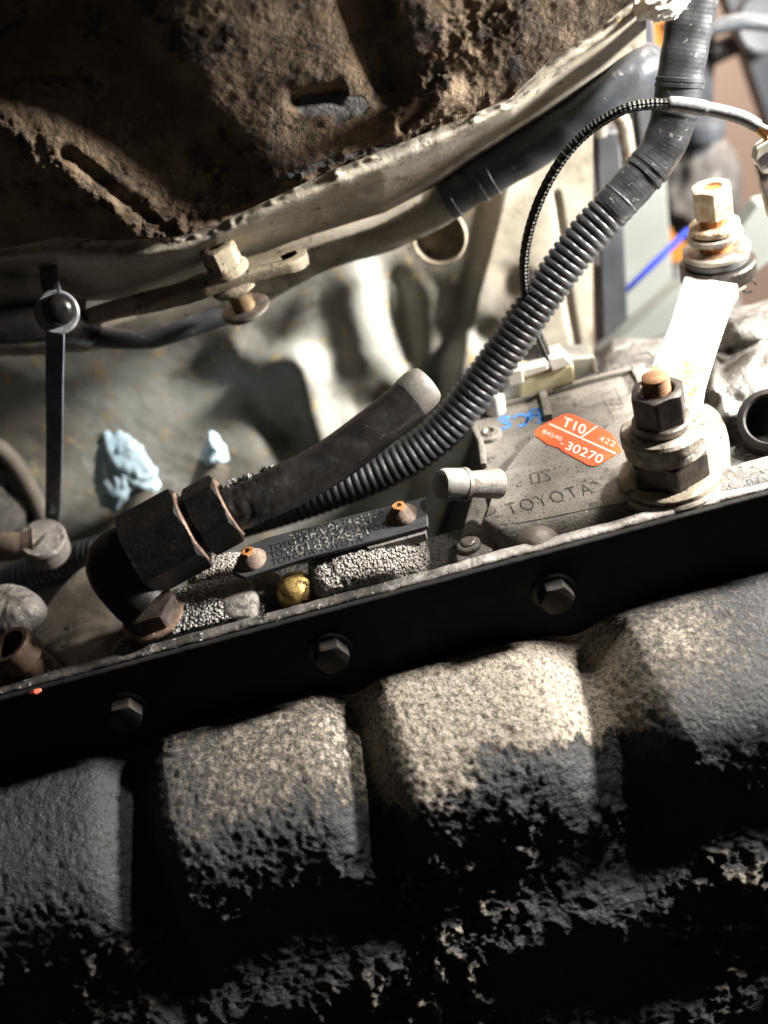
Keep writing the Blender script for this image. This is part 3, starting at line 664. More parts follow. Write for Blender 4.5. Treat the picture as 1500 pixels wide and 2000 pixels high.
# slit along the tube
m_ = len(path); T = np.gradient(path, axis=0); T /= np.linalg.norm(T, axis=1)[:, None]
view = CAM - path; view /= np.linalg.norm(view, axis=1)[:, None]
upv = np.cross(T, view); upv /= np.linalg.norm(upv, axis=1)[:, None]
upv *= np.sign(upv[:, 2])[:, None]
vw = np.cross(upv, T); vw *= np.sign((vw * view).sum(1))[:, None]
i0, i1 = np.searchsorted(s, s[-1] * .40), np.searchsorted(s, s[-1] * .60)
lip = []
sl = path[i0:i1] + (vw[i0:i1] * .86 + upv[i0:i1] * (.5 - .35 * np.linspace(0, 1, i1 - i0))[:, None]) * (r0 - .42)
so = obj('slit_lip', sweep(sl[::4], .42, 8), conduit_m, loom)
cp2 = [(1190, 412, 83), (1240, 358, 85), (1290, 295, 87), (1318, 220, 89), (1332, 130, 92), (1348, 40, 95), (1366, -70, 98)]
path2, s2 = resample(smoothpath([aty(*p) for p in cp2], 300), .5)
obj('tape_sleeve', sweep(path2, lambda s: 6.0 + .5 * sstep(.12, .3, s / s[-1]) + .18 * np.sin(s * .8) * .5 + .25 * (s > s[-1] * .45) + .15 * np.sin(s * .23), 32), sleeve_m, loom, smooth=60)
for f_, rr in ((.20, 6.55), (.235, 6.5), (.56, 7.1), (.58, 7.05)):
    i = int(f_ * len(path2)); tq = path2[i + 2] - path2[i - 2]
    obj('tape_edge', lathe([(rr - .6, -.8), (rr, -.5), (rr, .5), (rr - .6, .8)], path2[i], tq, 32), sleeve_m, loom)

# ================================================================== GEAR POSITION SWITCH
zs = 0.5                                                   # height of its raised face
sw = thing('position_switch', 'cast gear position switch with embossed letters and an orange part sticker', 'switch', atz(1080, 960, -8))
face = [(946, 1018), (955, 985), (966, 955), (985, 922), (1012, 886), (1050, 848), (1098, 816), (1150, 792), (1205, 775), (1265, 762), (1330, 770), (1400, 800), (1425, 870), (1400, 930), (1330, 972), (1240, 992), (1140, 1012), (1050, 1030), (985, 1040)]
Q = zpoly(face, zs); Q = smoothpath(np.vstack([Q, Q[:1]]), 110)[:-1]; cen = Q.mean(0)
front = sstep(24, 12, Q[:, 1])[:, None]
rings = []
for k, dz, push in ((1.0, -15, 1.6), (1.0, -9, 1.0), (1.0, -5.0, .2), (1.0, -2.6, -.8), (1.0, -1.2, -1.8), (.998, -.35, -3.0), (.990, 0, -4.2), (.9, 0, -1), (.7, 0, 0), (.4, 0, 0), (.1, 0, 0)):
    r_ = cen + (Q - cen) * k; r_[:, 2] = zs + dz; r_[:, 1] -= (front[:, 0] * push); rings.append(r_)
V = np.array(rings); V[..., 2] += .12 * fbm(V, 7, 2)
n = V.shape[1]
hs = obj('raised_face', (V.reshape(-1, 3), gridfaces(n, len(rings), True) + [list(range((len(rings) - 1) * n, len(rings) * n))]), switch_m, sw, smooth=50)
z1 = zs - 3.2
base = [(922, 812), (990, 790), (1060, 770), (1075, 766), (1240, 722), (1256, 742), (1270, 790), (1300, 860), (1100, 960), (960, 985), (942, 915), (938, 868), (925, 838)]
pb = zpoly(base, z1)
obj('base_plate', prism(pb, (0, 0, -12)), switch_m, sw, smooth=30, bevel=.5)
def rim(pts, wd, hh, name='rim'):
    P = zpoly(pts, z1); Pq, _ = resample(P, 1.0)
    return obj(name, sweep(Pq + np.array([0, 0, hh / 2 - .2]), 1, section=rect(wd, hh, 3, .25)), switch_m, sw, smooth=35)
rim([(922, 815), (990, 793), (1062, 772), (1070, 770)], 1.6, 2.2)
rim([(921, 815), (928, 845), (941, 870), (946, 915)], 1.6, 2.2)
rim([(1060, 772), (1068, 800), (1072, 822)], 2.4, 2.6, 'rib')
rim([(1082, 768), (1160, 745), (1238, 726)], 1.8, 2.0)
rim([(1236, 726), (1246, 742), (1254, 765)], 1.6, 2.0)
for p in ((957, 852),):
    c = atz(*p, z1); b_ = obj('screw_boss', lathe([(4.0, -3), (3.8, 1.2), (3.3, 1.5), (2.4, 1.5)], c, (0, 0, 1), 30), switch_m, sw)
    obj('screw_head', lathe([(2.2, 1.3), (2.2, 1.9), (1.6, 2.1), (1.1, 1.6), (.1, 1.6)], c, (0, 0, 1), 24), steel_m, b_)
# front ear with its screw
z2 = zs - 5.5
ear = zpoly([(892, 1098), (890, 1080), (900, 1050), (912, 1000), (930, 960), (975, 960), (985, 1030), (960, 1075), (925, 1092)], z2)
Qe = smoothpath(np.vstack([ear, ear[:1]]), 50)[:-1]
obj('ear', prism(Qe, (0, 0, -9)), switch_m, sw, smooth=40, bevel=.7)
c = atz(916, 1068, z2); b_ = obj('screw_boss', lathe([(3.6, -2), (3.4, 1.2), (2.9, 1.6), (2.3, 1.6)], c, (0, 0, 1), 30), switch_m, sw)
obj('screw_head', lathe([(2.1, 1.4), (2.1, 2.1), (1.7, 2.4), (.1, 2.4)], c, (0, 0, 1), 24), steel_m, b_)
# vent tube with clipped cap
ca, cb = aty(962, 945, 27), aty(866, 946, 22)
ax = cb - ca; L_ = np.linalg.norm(ax); ax /= L_
obj('vent_tube', lathe([(4.3, -2), (4.0, 2), (3.7, L_ * .45), (3.7, L_)], ca, ax, 36), switch_m, sw)
vc = obj('vent_cap', lathe([(4.15, L_ * .55), (4.5, L_ * .56), (4.5, L_ * .98), (4.0, L_ * 1.06), (3.0, L_ * 1.09), (.1, L_ * 1.1)], ca, ax, 40), cap_m, sw, smooth=40)
obj('cap_band', lathe([(4.4, L_ * .56), (4.72, L_ * .565), (4.72, L_ * .64), (4.4, L_ * .645)], ca, ax, 40), zinc_m, vc)
obj('cap_slot', box(ca + ax * L_ * .80 + np.array([0, -4.1, -1.6]), (L_ * .42, 1.0, 1.2), frame(np.cross(ax, [0, 1, 0]))[::1] if False else (ax, np.array([0, 1., 0]), np.cross(ax, [0, 1., 0]))), platetxt_m, vc)
# sticker
sp = [(1043.5, 844), (1052, 835), (1098, 810), (1106, 808), (1119, 809), (1167, 832.6), (1196, 847), (1215, 880), (1168, 908), (1160, 910), (1149.6, 908.5), (1098, 880.5), (1094, 877), (1090, 873.5), (1085, 873), (1068, 866.5), (1047, 851)]
st = obj('part_sticker', prism(zpoly(sp, zs + .32), (0, 0, -.12)), stick_m, sw, smooth=0)
zk = zs + .33
txt('T10', (1096, 831), (1140, 849), (1103, 814), zk, 'print', print_m, st)
txt('84540', (1059, 846), (1096, 862), (1062, 838.5), zk, 'print', print_m, st, outline=-.012)
txt('30270', (1103, 877), (1173, 906), (1111, 862), zk, 'print', print_m, st)
txt('422', (1168, 860), (1199, 873), (1173, 851), zk, 'print', print_m, st, outline=-.02)
obj('print', stroke([(1073, 828), (1202, 886)], 3.4, zk), print_m, st, smooth=0)
obj('print', stroke([(1166, 833), (1133, 856)], 3.4, zk), print_m, st, smooth=0)
obj('print', stroke([(1095, 866), (1101, 868.5)], 2.0, zk), print_m, st, smooth=0)
# embossed letters
def emboss(name, gs): return obj(name, join(*gs), ink_m, hs, smooth=0)
ze = zs + .12
txt('TOYOTA', (996, 1006), (1161, 963), (985, 985), ze, 'embossed_letters', ink_m, hs, .16, outline=-.022, spacing=1.25)
Z3 = lambda x, y: (900 + x / 4.286, 660 + y / 4.286)
emboss('embossed_logo', [stroke([Z3(*a), Z3(*b)], 1.7, ze, .18) for a, b in (((580, 1143), (648, 1122)), ((648, 1122), (664, 1205)), ((664, 1205), (600, 1220)), ((600, 1220), (580, 1143)), ((738, 1098), (668, 1118)), ((668, 1118), (745, 1165)), ((745, 1165), (754, 1188)), ((754, 1188), (672, 1206)), ((738, 1098), (744, 1120)))])
emboss('scribed_line', [stroke([Z3(*a), Z3(*b)], 1.2, ze, .18) for a, b in (((1175, 485), (1275, 670)), ((1290, 430), (1360, 570)), ((1175, 485), (1290, 430)), ((1250, 610), (1350, 590)))])
mk = [[(310, 690), (375, 660), (402, 676), (352, 708), (412, 718), (392, 748), (330, 768)], [(438, 672), (480, 645), (540, 650), (562, 690), (520, 730), (476, 748)], [(540, 735), (560, 680), (590, 612), (640, 598), (655, 635), (610, 665), (562, 690)], [(640, 600), (680, 612), (690, 660), (668, 700), (632, 715)], [(590, 640), (640, 650), (690, 690)]]
for k in mk: obj('marker_stroke', stroke([Z3(*p) for p in k], 5.5, z1, .12), blue_m, hs, smooth=0)
# ================================================================== SHAFT STACK AND SHIFT LEVER
S0 = atz(1310, 930, 1.0); AXS = np.array([-.05, .03, 1.0]); AXS /= np.linalg.norm(AXS)
def sp_(h): return S0 + AXS * h
stack = thing('selector_shaft', 'threaded selector shaft with large base nut and washers on the switch', 'shaft', sp_(3))
obj('base_ring', lathe([(15.4, -3), (15.4, -.6), (14.8, .1), (12, .3)], sp_(0), AXS, 64), zinc_m, stack, smooth=35)
obj('lock_washer', lathe([(13.4, .2), (14.0, .5), (14.0, 1.5), (13.4, 1.9), (8, 1.9)], sp_(0), AXS, 60, wob=.02), gold_m, stack, smooth=35)
obj('base_nut', hexnut(sp_(1.8), AXS, 20.0, 8.0, rot=.15, chamfer_bottom=False), darksteel_m, stack, smooth=28)
# lever: boss, flat arm, eye at the far end
EZ = 21.0
Eend = atz(1401, 508, EZ + 3)
lev = thing('shift_lever', 'bright zinc shift lever arm clamped on the selector shaft', 'lever', sp_(16))
obj('lever_boss', join(lathe([(10.6, 9.6), (11.2, 10.2), (11.2, 12.6), (10.9, 13.0)], sp_(0), AXS, 60), lathe([(11.4, 13.0), (11.7, 13.4), (11.7, 16.2), (11.0, 17), (7, 17.2)], sp_(0), AXS, 60)), leverrust_m, lev, smooth=35)
za, zb_ = EZ + .8, EZ + 3.0
armpx = [((1288, 800), (1385, 812)), ((1270, 722), (1374, 745)), ((1283, 690), (1386, 700)), ((1308, 630), (1405, 640)), ((1330, 560), (1428, 575)), ((1336, 540), (1440, 555))]
zz = [17.9, 18.4, 19.4, 21.0, 22.8, 23.2]
Lf = np.array([atz(*a, z) for (a, b), z in zip(armpx, zz)]); Rt = np.array([atz(*b, z) for (a, b), z in zip(armpx, zz)])
Lf[0] = sp_(17.3) + [-8, 1, 0]; Rt[0] = sp_(17.3) + [10.5, 0, 0]
Lq, Rq = smoothpath(Lf, 40), smoothpath(Rt, 40)
th_ = np.array([0, 0, -4.6])
rows = []
for l, r in zip(Lq, Rq):
    d = (r - l) / np.linalg.norm(r - l)
    rows.append([l + th_, l + [0, 0, -.5], l + d * .5, (l * .7 + r * .3), (l + r) / 2 + [0, 0, .15], l * .3 + r * .7, r - d * .5, r + [0, 0, -.5], r + th_])
rows = np.array(rows); k = rows.shape[1]
F = gridfaces(k, len(rows), True) + [list(range(k)), list(range((len(rows) - 1) * k, len(rows) * k))]
dr = np.zeros(rows.shape[:2]); tl = np.linspace(0, 1, len(rows))[:, None]
arm = obj('lever_arm', (rows.reshape(-1, 3), F), lever_m, lev, smooth=35)
obj('lever_eye', lathe([(11.2, -5.6), (11.7, -5.2), (11.7, -.6), (11.2, 0), (5, 0)], Eend, (0, 0, 1), 56), darksteel_m, lev, smooth=35)
obj('rust_stain', (lambda q: (np.concatenate([q[0], q[0] + [0, 0, .01]])[:len(q[0])], q[1]))((np.array([r[j] + [0, 0, .12] for r in rows[3:15] for j in (2, 3, 4, 5, 6)]), gridfaces(5, 12))), stain_m, arm, smooth=180)
sn = obj('spring_washer', lathe([(7.6, 17.2), (8.0, 17.6), (8.0, 19.3), (7.5, 19.7), (5, 19.7)], sp_(0), AXS, 44, wob=.01), steel_m, stack, smooth=35)
obj('shaft_nut', hexnut(sp_(19.6), AXS, 13.0, 9.2, rot=.42, hole=4.4, depth=3), darksteel_m, stack, smooth=28)
obj('stud_end', lathe([(3.6, 21)] + [(3.75 - .3 * (k % 2), 25 + .45 * k) for k in range(16)] + [(3.5, 32.6), (2.6, 33.2), (.1, 33.3)], sp_(0), AXS, 30), mat('stud_rust', (.24, .115, .05), (.15, .075, .035), 300, .75, .3, .5, 900), stack, smooth=40)
# pivot bolt on the lever eye
pv = thing('pivot_bolt', 'rusty hollow pivot nut with stacked washers on the end of the lever', 'bolt', Eend)
def lz(name, prof, m, par=None, n=52, wob=0): return obj(name, lathe(prof, Eend + [0, 0, .05], (-.03, .02, 1), n, wob=wob), m, par or pv, smooth=35)
lz('rubber_washer', [(9.3, 0), (9.9, .3), (9.9, 2.0), (9.4, 2.4), (5, 2.4)], mat('washer_rubber', (.05, .05, .055), (.09, .088, .085), 300, .6))
lz('flat_washer', [(9.9, 2.45), (10.3, 2.8), (10.3, 4.0), (9.9, 4.3), (4.5, 4.3)], zinc_m, wob=.006)
lz('sleeve', [(5.2, 4.3), (5.2, 7.2), (4.6, 7.4)], rust_m)
lz('flat_washer', [(7.9, 7.6), (8.4, 7.9), (8.4, 9.5), (7.9, 9.8), (4.5, 9.9)], zinc_m, wob=.006)
lz('spring_washer', [(7.2, 10.3), (7.7, 10.6), (7.7, 12.2), (7.2, 12.6), (5, 12.7)], rustnut_m, wob=.012)
lz('neck', [(4.6, 9.9), (4.3, 12.6), (4.3, 16.5)], rust_m)
nb = obj('pivot_nut', hexnut(Eend + [-.3, .2, 15.6], (-.03, .02, 1), 11.0, 9.2, hole=3.1, depth=7, rot=.25), rustnut_m, pv, smooth=28)
obj('bore', lathe([(3.05, 0), (3.05, 6.2)], Eend + [-.3, .2, 17.6], (-.03, .02, 1), 24), rust_m, nb)
c = Eend + np.array([5, -3, -6.2])
obj('lower_bush', lathe([(6.4, -4), (7.0, -3.5), (7.0, 0), (6, .9)], Eend + [2, 0, -5.6], (0, 0, 1), 40), gold_m, pv)
tq = np.linspace(0, 2 * math.pi * .8, 24)
obj('clip_wire', sweep(np.stack([c[0] + 3 + 2.2 * np.cos(tq), np.full(24, c[1] - 2), c[2] - 3 + 2.0 * np.sin(tq)], 1), .45, 8), darksteel_m, pv)
# ================================================================== PLUG AND WIRE
Yc = 83
plugt = thing('wiring_plug', 'cream and white plastic wiring plug pushed onto the back of the switch', 'plug', aty(1060, 770, Yc))
def pbox(name, x0, y0, x1, y1, Y, dep, m, tilt=True, bev=.5):
    a, b_, c_ = aty(x0, y0, Y), aty(x1, y0, Y), aty(x0, y1, Y)
    cx_ = (aty(x0, y0, Y) + aty(x1, y1, Y)) / 2
    X = np.array([1, 0, 0.]); hh = abs(c_[2] - a[2]); wd = abs(b_[0] - a[0])
    return obj(name, box(cx_ + [0, dep / 2, 0], (wd, dep, hh), None), m, plugt, smooth=30, bevel=bev)
def pq(name, quad, Y, dep, m, bev=.5): # quad: 4 photo points of the near face
    return obj(name, prism(np.array([aty(x, y, Y) for x, y in quad]), (0, dep, 0)), m, plugt, smooth=30, bevel=bev)
pq('plug_body', [(1013, 744), (1120, 710), (1124, 744), (1017, 784)], Yc - 4, 14, cream_m, .7)
pq('plug_body', [(984, 722), (1014, 712), (1016, 790), (986, 800)], Yc - 3, 12, clear_m, .6)
pq('plug_latch', [(990, 730), (1020, 720), (1024, 748), (994, 757)], Yc - 7, 5, white_m, .4)
pq('plug_latch', [(1024, 724), (1070, 709), (1072, 722), (1027, 738)], Yc - 6, 5, white_m, .4)
pq('plug_latch', [(1072, 703), (1102, 693), (1120, 712), (1078, 727)], Yc - 5, 8, white_m, .5)
pq('plug_end', [(1112, 702), (1160, 698), (1166, 728), (1122, 746)], Yc + 1, 10, clear_m, .6)
pq('plug_rib', [(1156, 700), (1162, 698), (1168, 728), (1162, 731)], Yc, 2, white_m, .2)
c = aty(968, 800, Yc - 5); obj('plug_peg', lathe([(3.0, -6), (3.2, -5), (3.2, 5.5), (2.7, 6.2), (.1, 6.3)], c, (.05, .1, 1), 32), white_m, plugt)
c = aty(1043, 708, Yc + 10); obj('grommet', lathe([(4.6, -4), (4.6, 4), (3.5, 5), (.1, 5)], c, (0, -.3, 1), 28), hose_m, plugt)
wp = [(1072, 722, 80), (1066, 690, 82), (1045, 640, 80), (1027, 570, 78), (1026, 490, 78), (1050, 400, 76), (1095, 315, 75), (1150, 255, 73), (1215, 215, 70), (1265, 204, 69), (1308, 204, 68)]
pw, s = resample(smoothpath([aty(*p) for p in wp], 300), .5)
wire = thing('sensor_wire', 'thin braided wire looping up from the plug with grey heat shrink end', 'wire', pw[0])
obj('braided_sleeve', sweep(pw, lambda s: 1.5 + .06 * np.sin(s * 2.6), 16), braid_m, wire, smooth=180)
wp2 = [(1304, 203, 68), (1340, 206, 67), (1400, 216, 66), (1450, 230, 65), (1480, 246, 64)]
pw2, s = resample(smoothpath([aty(*p) for p in wp2], 100), .4)
obj('heat_shrink', sweep(pw2, lambda s: np.interp(s / s[-1], [0, .02, .38, .42, .9, 1], [1.7, 2.1, 2.15, 1.85, 1.9, 1.8]), 20), shrink_m, wire, smooth=60)
for m_, d_, e_ in ((wwire_m, (-1, -7), (1545, 262)), (orange_m, (3, 0), (1530, 290)), (orange_m, (-4, 6), (1520, 315))):
    q = [aty(1474 + d_[0], 243 + d_[1], 64), aty(1500 + d_[0], 262 + d_[1] * 1.6, 63), aty(*e_, 62)]
    obj('wire_core', sweep(smoothpath(q, 20), .62, 10), m_, wire)
tab = thing('connector_tab', 'pale slotted connector tab hanging under the orange wires', 'connector', aty(1490, 320, 62))
obj('tab_body', prism(np.array([aty(x, y, 62) for x, y in ((1478, 290), (1500, 274), (1540, 268), (1540, 330), (1505, 342), (1490, 340), (1474, 312))]), (0, 3, 0)), white_m, tab, bevel=.5)
obj('tab_slot', prism(np.array([aty(x, y, 61.8) for x, y in ((1484, 312), (1502, 296), (1506, 312), (1490, 326))]), (0, .5, 0)), bgdark_m, tab)
obj('tab_stem', prism(np.array([aty(x, y, 63) for x, y in ((1478, 325), (1500, 338), (1530, 430), (1505, 430))]), (0, 3, 0)), steel_m, tab, bevel=.4)
# ================================================================== PIPE UNDER THE FLOOR EDGE
pp1 = [(-120, 660, 128), (40, 655, 126), (180, 645, 124), (330, 615, 122), (480, 565, 121), (620, 492, 120), (760, 448, 119), (840, 410, 118), (900, 372, 117)]
q, s = resample(smoothpath([aty(*p) for p in pp1], 200), 1.2)
pipe = thing('floor_pipe', 'painted pipe along the tunnel ending in a taped black tube', 'pipe', q[0])
gq = sweep(q, lambda s: 6.6 + 0 * s, 28); Vq = gq[0] + .3 * fbm(gq[0], 6, 3)[:, None]; obj('painted_pipe', (Vq, gq[1], gq[2]), paint_m, pipe, smooth=180)
pp2 = [(868, 388, 115), (960, 335, 113), (1060, 275, 111), (1150, 215, 109), (1225, 155, 109), (1252, 134, 112), (1262, 126, 120)]
q, s = resample(smoothpath([aty(*p) for p in pp2], 200), .8)
obj('black_tube', sweep(q, lambda s: 7.0 - .5 * sstep(.5, .6, s / s[-1]) + .12 * np.sin(s * .5), 32), tubebk_m, pipe, smooth=60)
for f_ in (.02, .14, .19):
    i = max(2, int(f_ * len(q))); tq_ = q[i + 2] - q[i - 2]; rr = 7.35 if f_ < .5 else 6.9
    obj('tape_band', lathe([(rr - .6, -1.6), (rr, -1.2), (rr + .05, 1.2), (rr - .5, 1.6)], q[i], tq_, 36, wob=.012), tubebk_m, pipe)
# hanger ring under it
c = aty(858, 462, 126); axr = np.array([-.2, -.9, .25])
ring = obj('hanger_ring', lathe([(7.6, -2.5), (8.9, -2.5), (9.4, -.5), (9.4, 2.5), (8.8, 3.4), (8.0, 3.2), (7.6, 1), (7.6, -2.0)], c, axr, 48), gold_m, smooth=50); tag(ring, 'rusty round hanger ring under the painted pipe', 'ring')
# ================================================================== SLOTTED BRACKET WITH BOLT
bp_ = [(130, 640, 104), (200, 612, 104), (290, 590, 103), (360, 572, 102), (430, 545, 101), (520, 520, 100), (600, 500, 99)]
q, s = resample(smoothpath([aty(*p) for p in bp_], 100), 1.0)
br = thing('slotted_bracket', 'dusty twisted flat bracket with a slotted end and flanged bolt', 'bracket', q[0])
def bsec(t): return rect(np.interp(t, [0, .45, .58, .94, .975, 1], [5, 6, 12.5, 12.5, 10.5, 6]), np.interp(t, [0, .45, .6, 1], [5, 4.8, 3.8, 3.8]), 4, .7)
obj('bar', sweep(q, 1, section=bsec, twist=lambda t: 1.0 * (1 - sstep(.2, .55, t))), gold_m, br, smooth=40)
obj('slot', (lambda P: prism(P, (0, 0, -.6)))(np.array([aty(x, y, 96) + [0, 0, 0] for x, y in ((548, 500), (560, 494), (576, 489), (580, 492), (568, 499), (552, 505))])), bgdark_m, br)
c = aty(446, 532, 98); axb = np.array([-.12, -.05, 1]); axb /= np.linalg.norm(axb)
obj('bolt_flange', lathe([(6.8, .4), (6.8, 1.4), (5.6, 2.6), (4, 2.8)], c, axb, 36), gold_m, br)
bn = obj('bolt_head', hexnut(c + axb * 2.4, axb, 10.2, 7.4, rot=.2, hole=2.6, depth=1), gold_m, br, smooth=28)
obj('upper_washer', lathe([(6.8, -5.6), (7.4, -5.2), (7.4, -4.4), (6, -3.6)], c, axb, 40), gold_m, br)
obj('spacer', lathe([(3.6, -13), (3.6, -4)], c, axb, 28), mat('dull_bronze', (.23, .16, .085), (.15, .10, .055), 200, .5, .4, .3, 700), br)
obj('lower_washer', lathe([(7.2, -14.6), (7.8, -14.1), (7.8, -13.2), (7.2, -12.8), (4, -12.8)], c, axb, 40), steel_m, br)
obj('bolt_tip', lathe([(2.4, -17), (2.6, -16.6), (2.6, -14)], c, axb, 16), darksteel_m, br)
# ================================================================== ZIP TIE, LEFT HOSES
Yt = 88
tie = thing('zip_tie', 'black zip tie hanging straight down from a round push clip', 'zip tie', aty(105, 1020, Yt + 2))
strap = [(92, 500, Yt + 14), (97, 545, Yt + 4), (104, 585, Yt - 3), (108, 640, Yt - 4), (107, 740, Yt - 3), (107, 860, Yt - 1), (105, 960, Yt + 1), (103, 1026, Yt + 2)]
q, s = resample(smoothpath([aty(*p) for p in strap], 200), .6)
def tsec(t):
    wd = np.interp(t, [0, .2, .3, .965, .985, 1], [5.6, 5.6, 5.6, 5.2, 4.2, 2.0])
    return np.array([(-wd / 2, -.55), (-wd / 2 + .5, -.75), (wd / 2 - .5, -.75), (wd / 2, -.55), (wd / 2, .5), (wd * .27, .5), (wd * .25, .1), (-wd * .25, .1), (-wd * .27, .5), (-wd / 2, .5)])
obj('strap', sweep(q, 1, section=tsec, up=(0, 1, .2)), tie_m, tie, smooth=30)
for k in range(6):
    c = aty(105, 962 + k * 7.5, Yt + .2); obj('strap_tooth', box(c, (2.2, .4, .45)), tie2_m, tie, smooth=0)
c = aty(111, 610, Yt - 5); axh = np.array([.05, -.82, .45])
hd = obj('clip_disc', lathe([(6.0, -1.2), (6.5, -.8), (6.5, .3), (5.9, .7), (4.6, .5)], c, axh, 44), tie2_m, tie)
obj('clip_dome', lathe([(4.7, 0), (4.5, 1.6), (3.7, 3.0), (2.3, 3.8), (.1, 4.1)], c + [0.9, 0, .6], axh, 36), hose_m, tie, smooth=70)
tag(obj('grey_lug', relief(-60, 168, 60, [(-60, 525), (30, 532), (110, 545), (168, 585)], [(-60, 600), (30, 598), (168, 602)], 30, lambda px, py: 108 - 8 * np.cos((py - 570) / 40.), lambda V, px, py: .8 * fbm(V, 6, 3))[:2], paint_m, smooth=180), 'grey lumpy body lug under the brown floor behind the clip', 'lug')
q = smoothpath([aty(*p) for p in ((-80, 640, 96), (30, 635, 97), (110, 628, 100), (170, 640, 108))], 60)
tag(obj('black_hose', sweep(q, 6.0, 24), hose_m), 'short black hose passing behind the zip tie clip', 'hose')
q = smoothpath([aty(*p) for p in ((150, 650, 118), (230, 662, 113), (300, 660, 112), (400, 628, 113), (470, 602, 118))], 60)
tag(obj('drip_pipe', sweep(q, lambda s: 3.4 + 0 * s, 20), tubebk_m), 'thin oily pipe bending below the painted pipe', 'pipe')
# ================================================================== SHOP TOWEL SCRAPS AND PIPE STUBS
def scrap(poly, Y, label, seed):
    P = np.array([(x, y, 0) for x, y in poly + [poly[0]]], float)
    pts, _ = resample(P, 9.0); pts = pts[:-1]; pts[:, :2] += RNG.uniform(-3.5, 3.5, (len(pts), 2)); c = pts.mean(0)
    rings = []
    for k in np.linspace(1, .03, 16):
        q = c + (pts - c) * k; rings.append(q)
    R = np.array(rings); n = R.shape[1]
    V = atyN(R[..., 0], R[..., 1], np.full(R.shape[:2], float(Y)))
    kk = np.linspace(1, .03, 16)[:, None]
    ang = np.linspace(0, 12, n)[None]
    d = 5.5 * np.sqrt(np.clip(1 - kk ** 2, 0, 1)) + 2.6 * fbm(V + seed, 8, 4, .6) + 2.0 * np.abs(fbm(V + seed + 9, 5, 2)) * 1.5
    Vf = V.copy(); Vf[..., 1] -= d
    Vb = V.copy(); Vb[..., 1] += 2 + 0 * d
    A_ = Vf.reshape(-1, 3); B_ = Vb[1:].reshape(-1, 3)
    F = gridfaces(n, 16, True)
    nb_ = len(A_); F += [[i, (i + 1) % n, nb_ + (i + 1) % n, nb_ + i] for i in range(n)]
    F += [[nb_ + x for x in f] for f in gridfaces(n, 15, True)]
    return tag(obj('shop_towel_scrap', (np.concatenate([A_, B_]), F), tissue_m, smooth=50), label, 'paper towel')
scrap([(190, 870), (192, 850), (205, 838), (222, 845), (238, 840), (252, 850), (280, 875), (300, 905), (316, 950), (300, 955), (275, 950), (245, 975), (222, 998), (198, 995), (182, 950), (184, 915)], 121, 'large crumpled blue paper towel scrap stuffed over a pipe stub', 3)
scrap([(405, 855), (412, 845), (420, 848), (436, 868), (448, 892), (430, 903), (405, 905), (388, 892)], 128, 'small blue paper towel scrap plugging a stub on the tunnel wall', 8)
def stub(pts, r0_, r1_, label):
    q = smoothpath([aty(*p) for p in pts], 40)
    tag(obj('pipe_stub', sweep(q, lambda s: np.interp(s / s[-1], [0, 1], [r0_, r1_]), 28), slabw_m, smooth=60), label, 'pipe')
slabw_m = mat('dirty_pipe_paint', (.26, .235, .19), (.19, .165, .13), 60, .7, 0, .3, 500)
stub([(292, 958, 122), (270, 1010, 118), (250, 1070, 116), (235, 1120, 116)], 6.2, 7.0, 'tan pipe stub under the large blue towel')
stub([(418, 905, 130), (408, 935, 128), (395, 985, 128), (385, 1040, 128)], 6.0, 6.6, 'tan pipe stub under the small blue towel')
# ================================================================== SHIFT ROD END, LOWER LEFT
rod = thing('rod_end', 'worn grey rod end with a slotted eye at the left', 'rod end', aty(80, 1075, 80))
c = aty(86, 1060, 78); axr = np.array([.15, -.35, .92])
obj('eye', lathe([(6.8, -5.5), (7.4, -5), (7.6, 2.2), (6.9, 3.2), (3.2, 3.4)], c, axr, 44), cast_m, rod)
obj('eye_slot', prism(np.array([c + axr * 3.62 + np.array([a, b, 0]) for a, b in ((-1.6, -3.2), (-.6, -3.4), (2.4, 2.2), (1.5, 2.6))]), (0, 0, -.5)), bgdark_m, rod)
q = smoothpath([aty(*p) for p in ((70, 1062, 78), (40, 1066, 78), (0, 1070, 80), (-60, 1082, 82))], 40)
obj('rod', sweep(q, lambda s: np.interp(s, [0, 4, 8, 100], [5.6, 4.2, 4.6, 4.8]), 24), mat('rusty_rod', (.20, .14, .10), (.13, .10, .08), 150, .6, .3, .4, 700), rod)
q = smoothpath([aty(*p) for p in ((-60, 850, 128), (0, 876, 124), (45, 930, 120), (80, 1000, 116), (100, 1060, 112))], 50)
tag(obj('curved_cable', sweep(q, 3.0, 20), slabw_m), 'tan curved cable sweeping down behind the rod end', 'cable')
q = smoothpath([aty(*p) for p in ((-60, 880, 130), (0, 910, 126), (35, 960, 122), (66, 1020, 118), (80, 1060, 114))], 50)
tag(obj('curved_cable', sweep(q, 2.4, 20), hose_m), 'black curved cable just inside the tan cable', 'cable')
tag(obj('grey_drum', lathe([(13, -8), (14, -6), (14, 4), (12.5, 6), (5, 7), (.1, 7)], aty(-22, 985, 120), (.3, -.7, .5), 48), cast_m), 'round grey drum end at the left behind the rod', 'drum')
